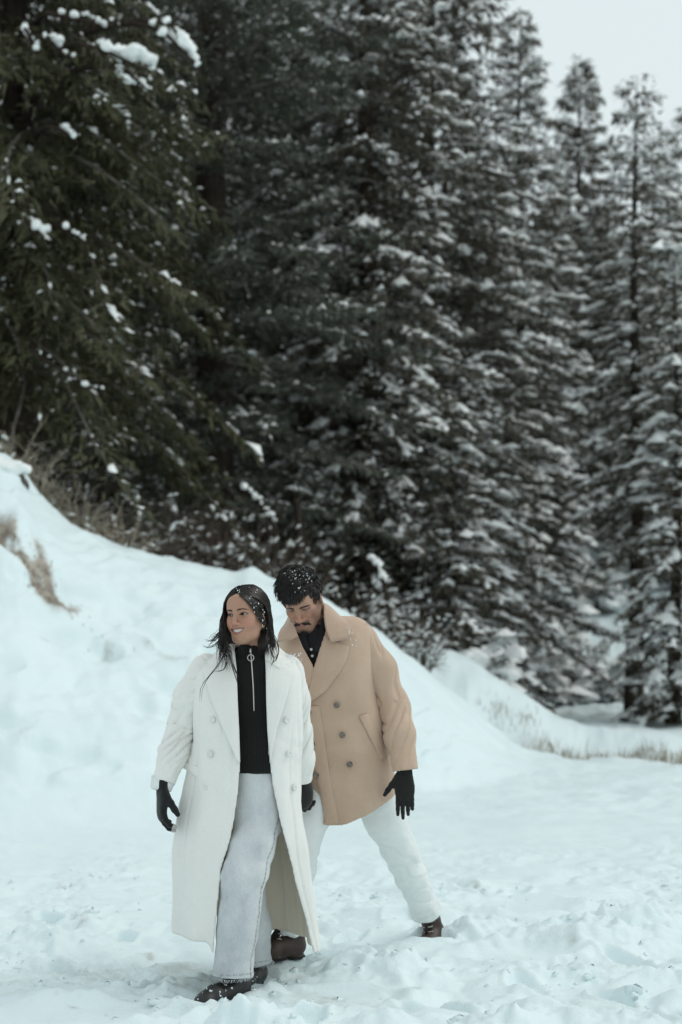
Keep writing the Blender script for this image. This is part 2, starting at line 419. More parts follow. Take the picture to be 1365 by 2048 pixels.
class Vol:
    def __init__(s, lo, hi, h):
        s.lo = np.asarray(lo, float); s.h = h
        n = np.ceil((np.asarray(hi, float) - s.lo) / h).astype(int) + 1
        s.x = [(s.lo[i] + h * np.arange(n[i])).astype(np.float32) for i in range(3)]
        s.d = np.full(n, 9.0, np.float32)
    def sl(s, lo, hi):
        r = []
        for i in range(3):
            a = int(np.clip(np.floor((lo[i] - s.lo[i]) / s.h), 0, s.d.shape[i] - 1)); b = int(np.clip(np.ceil((hi[i] - s.lo[i]) / s.h) + 1, a + 1, s.d.shape[i]))
            r.append(slice(a, b))
        r = tuple(r)
        return r, (s.x[0][r[0]][:, None, None], s.x[1][r[1]][None, :, None], s.x[2][r[2]][None, None, :])
    def op(s, fn, lo, hi, k=0.0, sub=False):
        r, g = s.sl(np.asarray(lo) - k - 3 * s.h, np.asarray(hi) + k + 3 * s.h)
        dd = fn(*g).astype(np.float32)
        s.d[r] = smax(s.d[r], -dd, k) if sub else smin(s.d[r], dd, k)
        return s
    def ell(s, c, rad, k=0.0, R=None, sub=False):
        c = np.asarray(c, float); rad = np.asarray(rad, float)
        def f(x, y, z):
            q = [x - c[0], y - c[1], z - c[2]]
            if R is not None: q = [R[0][i] * q[0] + R[1][i] * q[1] + R[2][i] * q[2] for i in range(3)]
            k0 = np.sqrt((q[0] / rad[0]) ** 2 + (q[1] / rad[1]) ** 2 + (q[2] / rad[2]) ** 2)
            k1 = np.sqrt((q[0] / rad[0] ** 2) ** 2 + (q[1] / rad[1] ** 2) ** 2 + (q[2] / rad[2] ** 2) ** 2) + 1e-6
            return k0 * (k0 - 1) / k1
        m = rad.max() if R is not None else rad
        return s.op(f, c - m, c + m, k, sub)
    def cap(s, a, b, ra, rb, k=0.0, sub=False, flat=None):
        a = np.asarray(a, float); b = np.asarray(b, float); ba = b - a; L2 = ba @ ba + 1e-12
        def f(x, y, z):
            px, py, pz = x - a[0], y - a[1], z - a[2]
            t = np.clip((px * ba[0] + py * ba[1] + pz * ba[2]) / L2, 0, 1)
            qx, qy, qz = px - t * ba[0], py - t * ba[1], pz - t * ba[2]
            if flat is not None:
                n, sc = flat; dn = qx * n[0] + qy * n[1] + qz * n[2]
                w = (1 / sc - 1)
                qx, qy, qz = qx + w * dn * n[0], qy + w * dn * n[1], qz + w * dn * n[2]
            return np.sqrt(qx * qx + qy * qy + qz * qz) - (ra + t * (rb - ra))
        m = max(ra, rb)
        return s.op(f, np.minimum(a, b) - m, np.maximum(a, b) + m, k, sub)
    def chain(s, pts, rad, k=0.0, sub=False, flat=None, k0=None):
        for i in range(len(pts) - 1):
            s.cap(pts[i], pts[i + 1], rad[i], rad[i + 1], k if (i or k0 is None) else k0, sub, flat)
        return s
    def mesh(s):
        return surface_nets(s.d, s.lo, s.h)

def surface_nets(d, lo, h):
    d = np.clip(d, -1, 1)
    s = d < 0
    cnt = np.zeros(tuple(np.array(d.shape) - 1), np.int8)
    off = [(i, j, k) for i in (0, 1) for j in (0, 1) for k in (0, 1)]
    sh = cnt.shape
    for i, j, k in off: cnt += s[i:i + sh[0], j:j + sh[1], k:k + sh[2]]
    act = np.argwhere((cnt > 0) & (cnt < 8))
    idx = np.full(sh, -1, np.int32); idx[act[:, 0], act[:, 1], act[:, 2]] = np.arange(len(act))
    cv = np.stack([d[act[:, 0] + i, act[:, 1] + j, act[:, 2] + k] for i, j, k in off], 1)
    acc = np.zeros((len(act), 3)); n = np.zeros(len(act))
    offa = np.array(off)
    for a in range(8):
        for b in range(a + 1, 8):
            if np.abs(offa[a] - offa[b]).sum() != 1: continue
            m = (cv[:, a] < 0) != (cv[:, b] < 0)
            t = cv[m, a] / (cv[m, a] - cv[m, b])
            acc[m] += offa[a] + t[:, None] * (offa[b] - offa[a]); n[m] += 1
    v = (act + acc / n[:, None]) * h + lo
    quads = []
    for ax in range(3):
        a1, a2 = [(1, 2), (2, 0), (0, 1)][ax]
        s0 = [slice(None)] * 3; s1 = [slice(None)] * 3
        s0[ax] = slice(0, -1); s1[ax] = slice(1, None)
        A, B = s[tuple(s0)], s[tuple(s1)]
        e = np.argwhere(A != B)
        ok = (e[:, a1] > 0) & (e[:, a2] > 0) & (e[:, a1] < sh[a1]) & (e[:, a2] < sh[a2])
        e = e[ok]
        inside = A[e[:, 0], e[:, 1], e[:, 2]]
        def cell(o1, o2):
            c = e.copy(); c[:, a1] -= o1; c[:, a2] -= o2
            return idx[c[:, 0], c[:, 1], c[:, 2]]
        q = np.stack([cell(1, 1), cell(0, 1), cell(0, 0), cell(1, 0)], 1)
        q[~inside] = q[~inside][:, ::-1]
        quads.append(q)
    return v, np.concatenate(quads)

def relax(v, q, n=1, w=.5):
    """light Laplacian smoothing"""
    e = np.concatenate([q[:, [0, 1]], q[:, [1, 2]], q[:, [2, 3]], q[:, [3, 0]]])
    for _ in range(n):
        a = np.zeros_like(v); c = np.zeros(len(v))
        for i in range(3):
            a[:, i] = np.bincount(e[:, 0], v[e[:, 1], i], len(v)) + np.bincount(e[:, 1], v[e[:, 0], i], len(v))
        c = np.bincount(e[:, 0], minlength=len(v)) + np.bincount(e[:, 1], minlength=len(v))
        v = v * (1 - w) + w * a / c[:, None]
    return v

def normals(v, q):
    n = np.cross(v[q[:, 2]] - v[q[:, 0]], v[q[:, 3]] - v[q[:, 1]])
    r = np.zeros_like(v)
    for j in range(4):
        for i in range(3): r[:, i] += np.bincount(q[:, j], n[:, i], len(v))
    return r / (np.linalg.norm(r, axis=1)[:, None] + 1e-12)

def Rmat(yaw=0, pitch=0, roll=0):
    cz, sz = math.cos(yaw), math.sin(yaw); cx, sx = math.cos(pitch), math.sin(pitch); cy, sy = math.cos(roll), math.sin(roll)
    Rz = np.array([[cz, -sz, 0], [sz, cz, 0], [0, 0, 1]]); Rx = np.array([[1, 0, 0], [0, cx, -sx], [0, sx, cx]]); Ry = np.array([[cy, 0, sy], [0, 1, 0], [-sy, 0, cy]])
    return Ry @ Rz @ Rx

def put(parent, name, vq, m, lab=None, attrs=None, smooth=True):
    o = mesh_obj(name, vq[0], vq[1], m, attrs=attrs, smooth=smooth)
    if lab: o["label"] = lab
    # flatten chain: parents are unrotated empties or meshes at the world origin
    if parent.type == 'EMPTY': place(parent, o)
    else: o.parent = parent
    return o

# ------------------------------------------------------------------ heads
def head_mesh(female):
    """head and neck, eyes at the origin height, face towards -y; returns verts, quads and colour masks"""
    V = Vol((-.10, -.135, -.215), (.10, .115, .135), .0022)
    jw = .040 if female else .048
    ch = -.108 if female else -.114
    V.ell((0, .010, .030), (.073, .094, .084))
    V.ell((0, -.030, -.030), (.055 if female else .056, .060, .075), .04)
    je = .048 if female else .055
    V.chain([(-je, .005, -.045), (-jw + .004, -.028, -.082), (-.016, -.068, ch + .012), (.016, -.068, ch + .012), (jw - .004, -.028, -.082), (je, .005, -.045)], [.016, .015, .013, .013, .015, .016] if not female else [.015, .013, .011, .011, .013, .015], .035)
    V.ell((0, -.055, -.075), (.031 if female else .036, .030, .030), .03)
    V.ell((0, -.075 if female else -.074, ch + .011), (.013 if female else .017, .013, .013), .020)
    nl0 = -.036 if female else -.040
    for s in (-1, 1):
        V.ell((s * .040, -.060, -.024), (.020, .022, .020), .030)                 # cheekbone
        V.cap((s * .010, -.0855, .0175), (s * .040, -.0735, .022), .0085, .007, .018)   # brow
        V.ell((s * .033, -.094, .000), (.0185, .014, .0125), .014, sub=True)       # socket
        V.ell((s * .033, -.0705, .000), (.0158, .0158, .0150), .003)               # lids
        V.cap((s * .0185, -.0965, nl0), (s * (.041 if female else .034), -.080, nl0 - .024), .0014, .0010, .008, sub=True)
        if female: V.ell((s * .036, -.066, -.045), (.017, .018, .017), .022)       # smiling cheek
    V.ell((0, -.075, .050), (.045, .020, .030), .035)                              # forehead
    # nose
    nl = -.036 if female else -.040
    V.chain([(0, -.088, .010), (0, -.0985, -.012), (0, -.1085, nl + .003)], [.0065, .0075, .0095], .012)
    V.ell((0, -.108, nl), (.0105, .010, .0092), .006)
    for s in (-1, 1):
        V.ell((s * .0125, -.0965, nl - .002), (.0082, .0105, .0078), .006)
        V.ell((s * .0065, -.1045, nl - .0105), (.0035, .0045, .0045), .002, sub=True)
    # mouth
    if female:
        mz, mw, cu = -.0645, .0365, .0110
    else:
        mz, mw, cu = -.0710, .026, .003
    V.ell((0, -.0785, mz), (.030, .018, .022), .02)
    xs = np.linspace(-1, 1, 9)
    def lip(x, dz, dy): return np.array([x * mw, -.0965 + .0185 * x * x + dy, mz + cu * x * x + dz])
    uo, lo_ = (.0090, -.0112) if female else (.0042, -.0060)
    V.chain([lip(x, uo * (1 - .85 * x * x) + (-.0012 if abs(x) < .1 else 0), 0) for x in xs], [.0024 + .0020 * (1 - x * x) for x in xs], .003, k0=.003)
    V.chain([lip(x, lo_ * (1 - .9 * x * x), .001) for x in xs], [.0030 + .0036 * (1 - x * x) for x in xs], .003, k0=.003)
    if female:   # parted lips
        def gap(x, y, z):
            t = x / mw; zc = mz + cu * t * t - .0012 * (1 - t * t)
            return np.maximum(np.abs(z - zc) - .0068 * (1 - t * t) - .0002, np.maximum(np.abs(x) - mw * .97, y + .080))
        V.op(gap, (-.038, -.12, mz - .014), (.038, -.078, mz + .018), .0015, True)
    else:
        V.chain([lip(x, 0, -.004) for x in xs * .9], [.0011] * 9, .002, sub=True)
    # eye openings
    up, dn = (.0060, .0040) if female else (.0016, .0018)
    for s in (-1, 1):
        def lens(x, y, z, s=s):
            X, Z = x - s * .033, z - (0.0006 if female else -.0022) - (x - s * .033) * s * .06
            w = .0160
            def circ(a, sg):
                Rr = (w * w + a * a) / (2 * a); return np.sqrt(X * X + (Z + sg * (Rr - a)) ** 2) - Rr
            return np.maximum(np.maximum(circ(up, 1), circ(dn, -1)), y + .066)
        V.op(lens, (s * .033 - .02, -.12, -.012), (s * .033 + .02, -.062, .012), .0012, True)
    # ears
    for s in (-1, 1):
        Re = Rmat(yaw=s * .45)
        e = 0 if female else .003
        V.ell((s * (.0755 + e), .008, -.012), (.0065 + e, .0165 + e, .029 + e), .006, Re)
        V.ell((s * (.081 + 2 * e), .006, -.010), (.0045, .010, .018), .004, Re, True)
        V.ell((s * .0735, .000, -.038), (.0055, .007, .008), .006)
    # neck
    V.chain([(0, .040 if female else .028, -.050), (0, .048 if female else .040, -.120), (0, .055, -.22)], [.040 if female else .056, .039 if female else .054, .052 if female else .060], .03)
    v, q = V.mesh()
    v = relax(v, q, 1, .35)
    x, y, z = v.T
    t = np.clip(x / mw, -1.15, 1.15)
    zc = mz + cu * t * t
    lipm = np.exp(-((z - zc - uo * .9 * (1 - t * t)) / .0042) ** 4) + np.exp(-((z - zc - lo_ * (1 - t * t)) / .0052) ** 4)
    lipm = np.clip(lipm, 0, 1) * (np.abs(x) < mw * 1.04) * (y < -.072) * sstep(0, .3, 1.05 - np.abs(x) / mw)
    inside = ((y > -.0895 + .018 * t * t) & (np.abs(z - zc) < .007) & (np.abs(x) < mw) & (y < -.075) & female).astype(float)
    eyel = np.zeros(len(v))
    for s in (-1, 1):
        dx = (x - s * .033) / .0162; zz = z - (0.0006 if female else -.0022) - (x - s * .033) * s * .06
        upz = up * (1 - dx * dx)
        eyel = np.maximum(eyel, np.exp(-((zz - upz - .0008) / .0022) ** 2) * (np.abs(dx) < 1.12) * (y < -.062))
        eyel = np.maximum(eyel, .35 * np.exp(-((zz + dn * (1 - dx * dx) + .0006) / .0016) ** 2) * (np.abs(dx) < 1.05) * (y < -.062))
    blush = np.exp(-(((np.abs(x) - .042) / .02) ** 2 + ((z + .032) / .02) ** 2)) * (y < -.03) + .8 * np.exp(-((x / .014) ** 2 + ((z - nl) / .016) ** 2)) * (y < -.09)
    under = sum(np.exp(-(((x - s * .033) / .018) ** 2 + ((z + .011) / .007) ** 2)) for s in (-1, 1)) * (y < -.05)
    brow = np.zeros(len(v))
    for s in (-1, 1):
        tb_ = (s * x - .0115) / .039; tc_ = np.clip(tb_, 0, 1)
        zb = (.0170 if female else .0130) + (.0065 if female else .0040) * np.sin(np.minimum(tc_ * 1.5, 1.57)) - (.0060 if female else .004) * np.maximum(0, tc_ - .55) * 1.6 + .001
        brow = np.maximum(brow, np.exp(-((z - zb) / ((.0026 if female else .0034) * (1.15 - .6 * tc_))) ** 2) * sstep(-.06, .08, tb_) * sstep(1.08, .85, tb_) * (y < -.04))
    stub = np.zeros(len(v))
    if not female:
        jawd = sstep(-.048, -.068, z) * sstep(-.155, -.125, z) * sstep(.045, .0, y)
        mus = np.exp(-(((z + .0575) / .0075) ** 2)) * (np.abs(x) < .034) * (y < -.06)
        chin = np.exp(-((x / .022) ** 2 + ((z + .105) / .017) ** 2)) * (y < -.03)
        side = sstep(.04, .058, np.abs(x)) * sstep(-.005, -.02, z) * sstep(.03, .005, y) * sstep(-.135, -.10, z)
        stub = np.clip(.26 * jawd + .6 * mus + .65 * chin + .34 * side, 0, 1) * (1 - np.clip(lipm, 0, 1))
    return v, q, dict(lip=lipm, inside=inside, lash=eyel, blush=np.clip(blush, 0, 1), under=np.clip(under, 0, 1), stubble=stub, brow=brow * (.62 if female else .8))

def skin_mat(name, base, lip, dark):
    m, n, l, b = mat(name, .48, .35)
    t = noise_tex(n, l, 60, 4); r = ramp(n, [(.3, tuple(c * .93 for c in base)), (.7, base)])
    l.new(t.outputs[0], r.inputs[0])
    col = mix_col(n, l, attr(n, "blush").outputs["Fac"], r.outputs[0], tuple(np.array(base) * (1.04, .87, .86)))
    sc = n.new("ShaderNodeMath"); sc.operation = 'MULTIPLY'; sc.inputs[1].default_value = .4; l.new(attr(n, "under").outputs["Fac"], sc.inputs[0])
    col = mix_col(n, l, sc.outputs[0], col, tuple(np.array(base) * (.62, .56, .56)))
    # stubble, broken up
    st = noise_tex(n, l, 420, 2); sm = n.new("ShaderNodeMath"); sm.operation = 'MULTIPLY_ADD'; sm.inputs[1].default_value = 1.0; sm.inputs[2].default_value = .45
    l.new(st.outputs[0], sm.inputs[0]); s2 = n.new("ShaderNodeMath"); s2.operation = 'MULTIPLY'; s2.use_clamp = True
    l.new(sm.outputs[0], s2.inputs[0]); l.new(attr(n, "stubble").outputs["Fac"], s2.inputs[1])
    col = mix_col(n, l, s2.outputs[0], col, dark)
    col = mix_col(n, l, attr(n, "brow").outputs["Fac"], col, (.035, .024, .019))
    col = mix_col(n, l, attr(n, "lip").outputs["Fac"], col, lip)
    col = mix_col(n, l, attr(n, "lash").outputs["Fac"], col, (.012, .008, .007))
    col = mix_col(n, l, attr(n, "inside").outputs["Fac"], col, (.10, .03, .025))
    l.new(col, b.inputs["Base Color"])
    b.inputs["Subsurface Weight"].default_value = .12
    b.inputs["Subsurface Radius"].default_value = (.012, .005, .003)
    b.inputs["Subsurface Scale"].default_value = .6
    bt = noise_tex(n, l, 300, 3); bump(n, l, bt.outputs[0], b, .12, .0008)
    return m

def uv_sphere(n=20, m=14):
    th = np.arange(n) / n * 2 * np.pi; ph = np.linspace(0, np.pi, m + 1)
    v = np.array([[math.sin(p) * math.cos(t), math.sin(p) * math.sin(t), math.cos(p)] for p in ph for t in th])
    i = np.arange(m)[:, None] * n; j = np.arange(n)[None]; jn = (j + 1) % n
    q = np.stack([i + j, i + n + j, i + n + jn, i + jn], -1).reshape(-1, 4)
    return v, q

def eye_mat():
    m, n, l, b = mat("eye", .12, .5)
    l.new(attr(n, "col").outputs["Color"], b.inputs["Base Color"])
    return m

def build_eye(parent, X, s, gaze):
    v, q = uv_sphere(40, 40)
    g = np.array(gaze, float); g /= np.linalg.norm(g)
    ang = np.arccos(np.clip(v @ g, -1, 1))
    col = np.where((ang < .17)[:, None], [.004, .003, .003], np.where((ang < .44)[:, None], [.050, .022, .011], np.array([.30, .27, .255])))
    col = np.where(((ang > .40) & (ang < .50))[:, None], [.020, .012, .009], col)
    w = X(v * .0135 + np.array([s * .033, -.0705, 0.0]))
    o = mesh_obj("eye", w, q, M_EYE, attrs={"col": col})
    place(parent, o)
    # wet highlight comes from gloss alone
    return o
M_EYE = eye_mat()

# ------------------------------------------------------------------ hair
def hair_mat(name, c1, c2):
    m, n, l, b = mat(name, .42, .4)
    t = noise_tex(n, l, 90, 3); r = ramp(n, [(.35, c1), (.7, c2)])
    l.new(t.outputs[0], r.inputs[0]); l.new(r.outputs[0], b.inputs["Base Color"])
    return m
M_HAIR = hair_mat("black_hair", (.006, .005, .0045), (.020, .015, .012))
M_FLAKE = simple_mat("snow_flake", (.82, .88, .9), (.88, .92, .93), 30, .6)

def flakes(parent, pts, rmin, rmax, seed):
    rs = np.random.RandomState(seed); mb = MB()
    v, q = uv_sphere(6, 4)
    for p in pts:
        mb.add(p + (v + rs.normal(size=v.shape) * .28) * rs.uniform(rmin, rmax) * rs.uniform(.5, 1.3, 3), q)
    o = mb.obj("snow_flakes", M_FLAKE); o["kind"] = "stuff"
    return place(parent, o)

def skull_pt(th, ph, off=0.0):
    """point on the cranium: th around z from the face (-y), ph up from the horizontal"""
    r = np.array([.073 + off, .094 + off, .084 + off])
    return np.stack([r[0] * np.sin(th) * np.cos(ph), .010 - r[1] * np.cos(th) * np.cos(ph), .030 + r[2] * np.sin(ph)], -1)

# ------------------------------------------------------------------ hands and boots
TIPS = [None] * 5
def hand_mesh(X, side, curl, spread=.10, thumb=(.62, .15, .76), fat=1.0, thumb_curl=.3, curls=None, ln_scale=1.0):
    """X maps local hand (x to the thumb, y to the palm side, z to the fingertips) to world"""
    V = Vol((-.09, -.06, -.075), (.11, .12, .215), .0032)
    V.cap((0, 0, -.032), (0, 0, .01), .031 * fat, .029 * fat, 0, flat=((0, 1, 0), .72))
    V.chain([(.000, 0, .005), (.004, 0, .045), (.000, 0, .082)], [.032 * fat, .041 * fat, .041 * fat], .02, flat=((0, 1, 0), .40))
    V.ell((.026, .009, .030), (.018, .014, .030), .015)
    base = [(.031, 0, .083), (.0105, -.002, .090), (-.010, -.001, .087), (-.029, .002, .078)]
    ln = [(.038, .025, .021), (.043, .028, .022), (.039, .026, .021), (.031, .020, .018)]
    for i, (b, lens) in enumerate(zip(base, ln)):
        p = np.array(b, float); a = curl * .7 if curls is None else curls[i] * .7; sp = spread * (1.5 - i)
        pts = [p - np.array([0, 0, .02]), p]
        for s_, f in zip(np.array(lens) * ln_scale, (1, 1.25, .9)):
            d = np.array([math.sin(sp) * math.cos(a), math.sin(a), math.cos(a) * math.cos(sp)])
            p = p + d * s_; pts.append(p); a += (curl if curls is None else curls[i]) * f
        TIPS[i] = pts[-1]
        V.chain(pts, [.0108 * fat, .0110 * fat, .0100 * fat, .0092 * fat, .0078 * fat], .004, k0=.012)
    t0 = np.array([.030, .006, .020]); d = np.array(thumb, float); d /= np.linalg.norm(d)
    t1 = t0 + d * .040; d2 = d + np.array([-.55, .25, .35]) * thumb_curl * 2; d2 /= np.linalg.norm(d2)
    t2 = t1 + d2 * .030; d3 = d2 + np.array([-.4, .25, .2]) * thumb_curl; d3 /= np.linalg.norm(d3)
    TIPS[4:] = [t2 + d3 * .024]
    V.chain([t0, t1, t2, t2 + d3 * .024], [.0155 * fat, .0128 * fat, .0115 * fat, .0092 * fat], .008, k0=.015)
    v, q = V.mesh(); v = relax(v, q, 1, .4)
    loc = v.copy()
    if side < 0: v = v * [-1, 1, 1]; q = q[:, ::-1]
    w = X(v)
    return w, q, loc

def frame(o, zdir, ydir):
    """maps local (x, y, z) with z along zdir and y near ydir"""
    z = np.asarray(zdir, float); z = z / np.linalg.norm(z)
    y = np.asarray(ydir, float); y = y - z * (y @ z); y /= np.linalg.norm(y)
    x = np.cross(y, z); A = np.stack([x, y, z], 1); o = np.asarray(o, float)
    return lambda v: v @ A.T + o

def boot_mesh(X, shaft_top, h=.005):
    """local: toe towards -y, heel +y, sole at z = 0"""
    V = Vol((-.075, -.20, -.02), (.075, .125, .30), h)
    V.chain([(0, .055, .050), (0, -.02, .048), (0, -.085, .040), (0, -.130, .034)], [.040, .042, .043, .034], .02, flat=((1, 0, 0), 1.0))
    V.ell((0, -.135, .030), (.041, .045, .030), .02)
    V.cap((0, .035, .06), tuple(shaft_top), .046, .050, .03)
    def flo(x, y, z): return z - .006 + 0 * x + 0 * y
    V.op(flo, (-.08, -.22, -.03), (.08, .13, .006), .004, True)
    # sole slab and heel
    V.ell((0, -.085, .004), (.043, .088, .016), .004); V.ell((0, .050, .006), (.036, .046, .022), .004)
    def cut(x, y, z): return z + .004 + 0 * x + 0 * y
    V.op(cut, (-.08, -.22, -.05), (.08, .13, -.004), .0, True)
    v, q = V.mesh(); v = relax(v, q, 1, .4)
    return X(v), q, v
# ------------------------------------------------------------------ conifers
def needle_mat(name, c1, c2):
    m, n, l, b = mat(name, .65, .25)
    oi = n.new("ShaderNodeObjectInfo")
    t = noise_tex(n, l, 1.7, 4); r = ramp(n, [(.3, c1), (.7, c2)])
    l.new(t.outputs[0], r.inputs[0]); l.new(r.outputs[0], b.inputs["Base Color"])
    return m

M_NEEDLE_GREEN = needle_mat("needles_green", (.040, .043, .022), (.100, .096, .050))
M_NEEDLE_BLUE = needle_mat("needles_blue", (.055, .063, .048), (.115, .122, .094))
M_NEEDLE_GREY = needle_mat("needles_grey", (.055, .050, .036), (.135, .118, .088))
M_BARK = simple_mat("bark", (.018, .014, .011), (.055, .042, .034), 14, .9, .1, .8, 40, .02, mapping=(1, 1, .25))
M_LIMB = simple_mat("grey_limb", (.07, .060, .050), (.20, .18, .155), 5, .9)
M_SNOW = simple_mat("branch_snow", (.84, .87, .86), (.90, .92, .91), 3, .6, .2, .4, 30, .02)

def conifer_arrays(seed, H, R, zb, gap, nper, droop, twig_gap, card, snow, lift=.35, hang=.35, power=.8, zmax=None, sp=(0.085, 0.204), frost=.13):
    """needle cards, snow pads and limb tubes of one conifer, base at the origin"""
    rs = np.random.RandomState(seed)
    hs = []
    h = zb
    while h < H - .15:
        t = (h - zb) / (H - zb)
        k = max(3, int(round(nper * (1 - .35 * t) + rs.uniform(-1, 1))))
        a0 = rs.uniform(0, 6.28)
        for i in range(k):
            hs.append((h + rs.uniform(-.4, .4) * gap, a0 + i * 6.283 / k + rs.uniform(-.35, .35)))
        h += gap * (1 - .5 * t) * rs.uniform(.8, 1.25)
    hs = np.array(hs)
    if zmax is not None: hs = hs[hs[:, 0] < zmax]
    nb = len(hs); hb = hs[:, 0]; az = hs[:, 1]
    t = np.clip((hb - zb) / (H - zb), 0, 1)
    L = (R * (1 - t) ** power * rs.uniform(.62, 1.18, nb) + .20) * (1 + .12 * np.sin(hb * 1.7 + seed))
    L *= np.where(rs.rand(nb) < .1, .55, 1)
    e0 = lift * (t * 1.6 - .25) + rs.uniform(-.12, .12, nb)
    dr = droop * rs.uniform(.6, 1.4, nb) * (1 - .55 * t)
    def bp(b, s):
        """point on limb b at s in 0..1"""
        r = L[b] * s
        z = hb[b] + r * np.tan(e0[b]) - dr[b] * L[b] * s ** 1.9 + .10 * L[b] * np.clip(s - .7, 0, 1) ** 2 * 4
        wob = .05 * L[b] * np.sin(s * 5 + b)
        return np.stack([np.cos(az[b]) * r - np.sin(az[b]) * wob, np.sin(az[b]) * r + np.cos(az[b]) * wob, z], -1)
    # limbs
    mbr = MB()
    order = np.argsort(-L)[:int(nb * .75)]
    for b in order:
        s = np.linspace(0, .93, 6)
        p = bp(np.full(6, b), s)
        tube(mbr, p, np.linspace(.012 + .011 * L[b], .005, 6), 4, cap=False)
    # twigs
    ntw = np.maximum(2, (L / twig_gap).astype(int))
    tb = np.repeat(np.arange(nb), ntw * 2)
    ts = rs.uniform(.10, 1.0, len(tb)) ** .85
    sgn = np.where(rs.rand(len(tb)) < .5, -1, 1)
    p0 = bp(tb, ts)
    lt = (.34 * L[tb] * (1.02 - ts) + .10) * rs.uniform(.6, 1.3, len(tb)); lt = np.minimum(lt, .75)
    ang = az[tb] + sgn * rs.uniform(.5, 1.15, len(tb))
    tdz = -rs.uniform(.05, .55, len(tb)) * (hang * 2)
    td = np.stack([np.cos(ang), np.sin(ang), tdz], -1); td /= np.linalg.norm(td, axis=1)[:, None]
    # cards
    cl, cw = card
    nc = np.maximum(2, (lt / (cl * .48)).astype(int) + 1)
    ci = np.repeat(np.arange(len(tb)), nc)
    cs = rs.uniform(0.0, 1.0, len(ci))
    pc = p0[ci] + td[ci] * (lt[ci] * cs)[:, None]; pc[:, 2] -= (hang * .5) * lt[ci] * cs ** 2
    rd = rs.normal(size=(len(ci), 3)); rd /= np.linalg.norm(rd, axis=1)[:, None]
    d = td[ci] * .9 + rd * .65; d[:, 2] -= hang * rs.uniform(0, 1.3, len(ci)); d /= np.linalg.norm(d, axis=1)[:, None]
    up = np.tile([0, 0, 1.0], (len(ci), 1)) + rs.normal(size=(len(ci), 3)) * .5
    sd = np.cross(d, up); sd /= np.linalg.norm(sd, axis=1)[:, None] + 1e-6
    ll = cl * rs.uniform(.6, 1.35, len(ci)); ww = cw * rs.uniform(.6, 1.3, len(ci))
    tip = pc + d * ll[:, None]; mid = pc + d * (ll * .12)[:, None]
    cv = np.stack([mid + sd * ww[:, None] * .5, tip, mid - sd * ww[:, None] * .5], 1)
    # frosted sprigs: cards that lie flat on top carry snow
    fr = (rs.rand(len(ci)) < frost * (1 + 1.2 * fbm(pc[:, 0] * .8 + seed, pc[:, 1] * .8, pc[:, 2] * .8, 2))) & (sd[:, 2] ** 2 < .3)
    fv = cv[fr] + [0, 0, .012]; mid_ = fv.mean(1, keepdims=True); fv = (mid_ + (fv - mid_) * [.8, .8, .5] + rs.normal(size=fv.shape) * .006).reshape(-1, 3)
    fq = np.arange(len(fv)).reshape(-1, 3)
    cv = cv.reshape(-1, 3); cq = np.arange(len(ci) * 3).reshape(-1, 3)
    # snow pads: lie on twigs in patches
    patch = fbm(p0[:, 0] * .9 + seed, p0[:, 1] * .9, p0[:, 2] * .9, 2)
    keep = rs.rand(len(tb)) < np.clip(snow * (1 + 1.5 * patch) * (.25 + 1.25 * ts), 0, 1)
    k = np.where(keep)[0]
    m = rs.randint(1, 3, len(k)); k = np.repeat(k, m)
    f = rs.uniform(.2, 1.0, len(k))
    ps = p0[k] + td[k] * (lt[k] * f)[:, None]; ps[:, 2] += .045 - (hang * .5) * lt[k] * f ** 2
    ax = td[k].copy(); ax[:, 2] *= .7
    onb = rs.rand(len(k)) < .4
    ba = np.stack([np.cos(az[tb[k]]), np.sin(az[tb[k]]), (e0 - dr * 1.2)[tb[k]]], -1)
    ax[onb] = ba[onb]; ps[onb] = p0[k][onb] + [0, 0, .05]
    ax /= np.linalg.norm(ax, axis=1)[:, None]
    sx = np.cross(ax, [0, 0, 1.0]); sx /= np.linalg.norm(sx, axis=1)[:, None] + 1e-6
    nz = np.cross(sx, ax)
    sl = np.exp(rs.normal(np.log(sp[0]), .5, len(k))); sl = np.clip(sl, .035, sp[1]); sw = sl * rs.uniform(.22, .55, len(k)); sh = sw * rs.uniform(.7, 1.15, len(k))
    m6 = 6; th = np.arange(m6) / m6 * 2 * np.pi
    jit = rs.uniform(.5, 1.3, (len(k), m6))
    ring = ps[:, None] + (np.cos(th) * jit)[..., None] * (ax * sl[:, None])[:, None] + (np.sin(th) * jit)[..., None] * (sx * sw[:, None])[:, None] + rs.uniform(-.5, .1, (len(k), m6))[..., None] * (nz * sh[:, None])[:, None]
    top = ps + nz * sh[:, None] + ax * (sl * rs.uniform(-.25, .25, len(k)))[:, None]; 
    sv = np.concatenate([ring, top[:, None]], 1).reshape(-1, 3)
    j = np.arange(m6); jn = (j + 1) % m6
    t1 = np.stack([j, jn, np.full(m6, m6)], -1)
    st = (t1[None] + (np.arange(len(k)) * (m6 + 1))[:, None, None]).reshape(-1, 3)
    st = np.concatenate([st, fq + len(sv)]); sv = np.concatenate([sv, fv])
    return (cv, cq), (sv, None, st), mbr, (bp, hb, az, L)

def trunk_mb(H, r0, seed, lean=0.0, zmax=None):
    rs = np.random.RandomState(seed + 999)
    mb = MB(); z = np.linspace(-.4, min(H, zmax or H), 14)
    p = np.stack([.04 * np.sin(z * .7 + seed) + lean * z, .04 * np.cos(z * .6 + seed), z], -1)
    r = r0 * np.clip(1 - z / H, .02, 1) ** .8; r[:2] *= 1.2
    tube(mb, p, r, 9)
    return mb

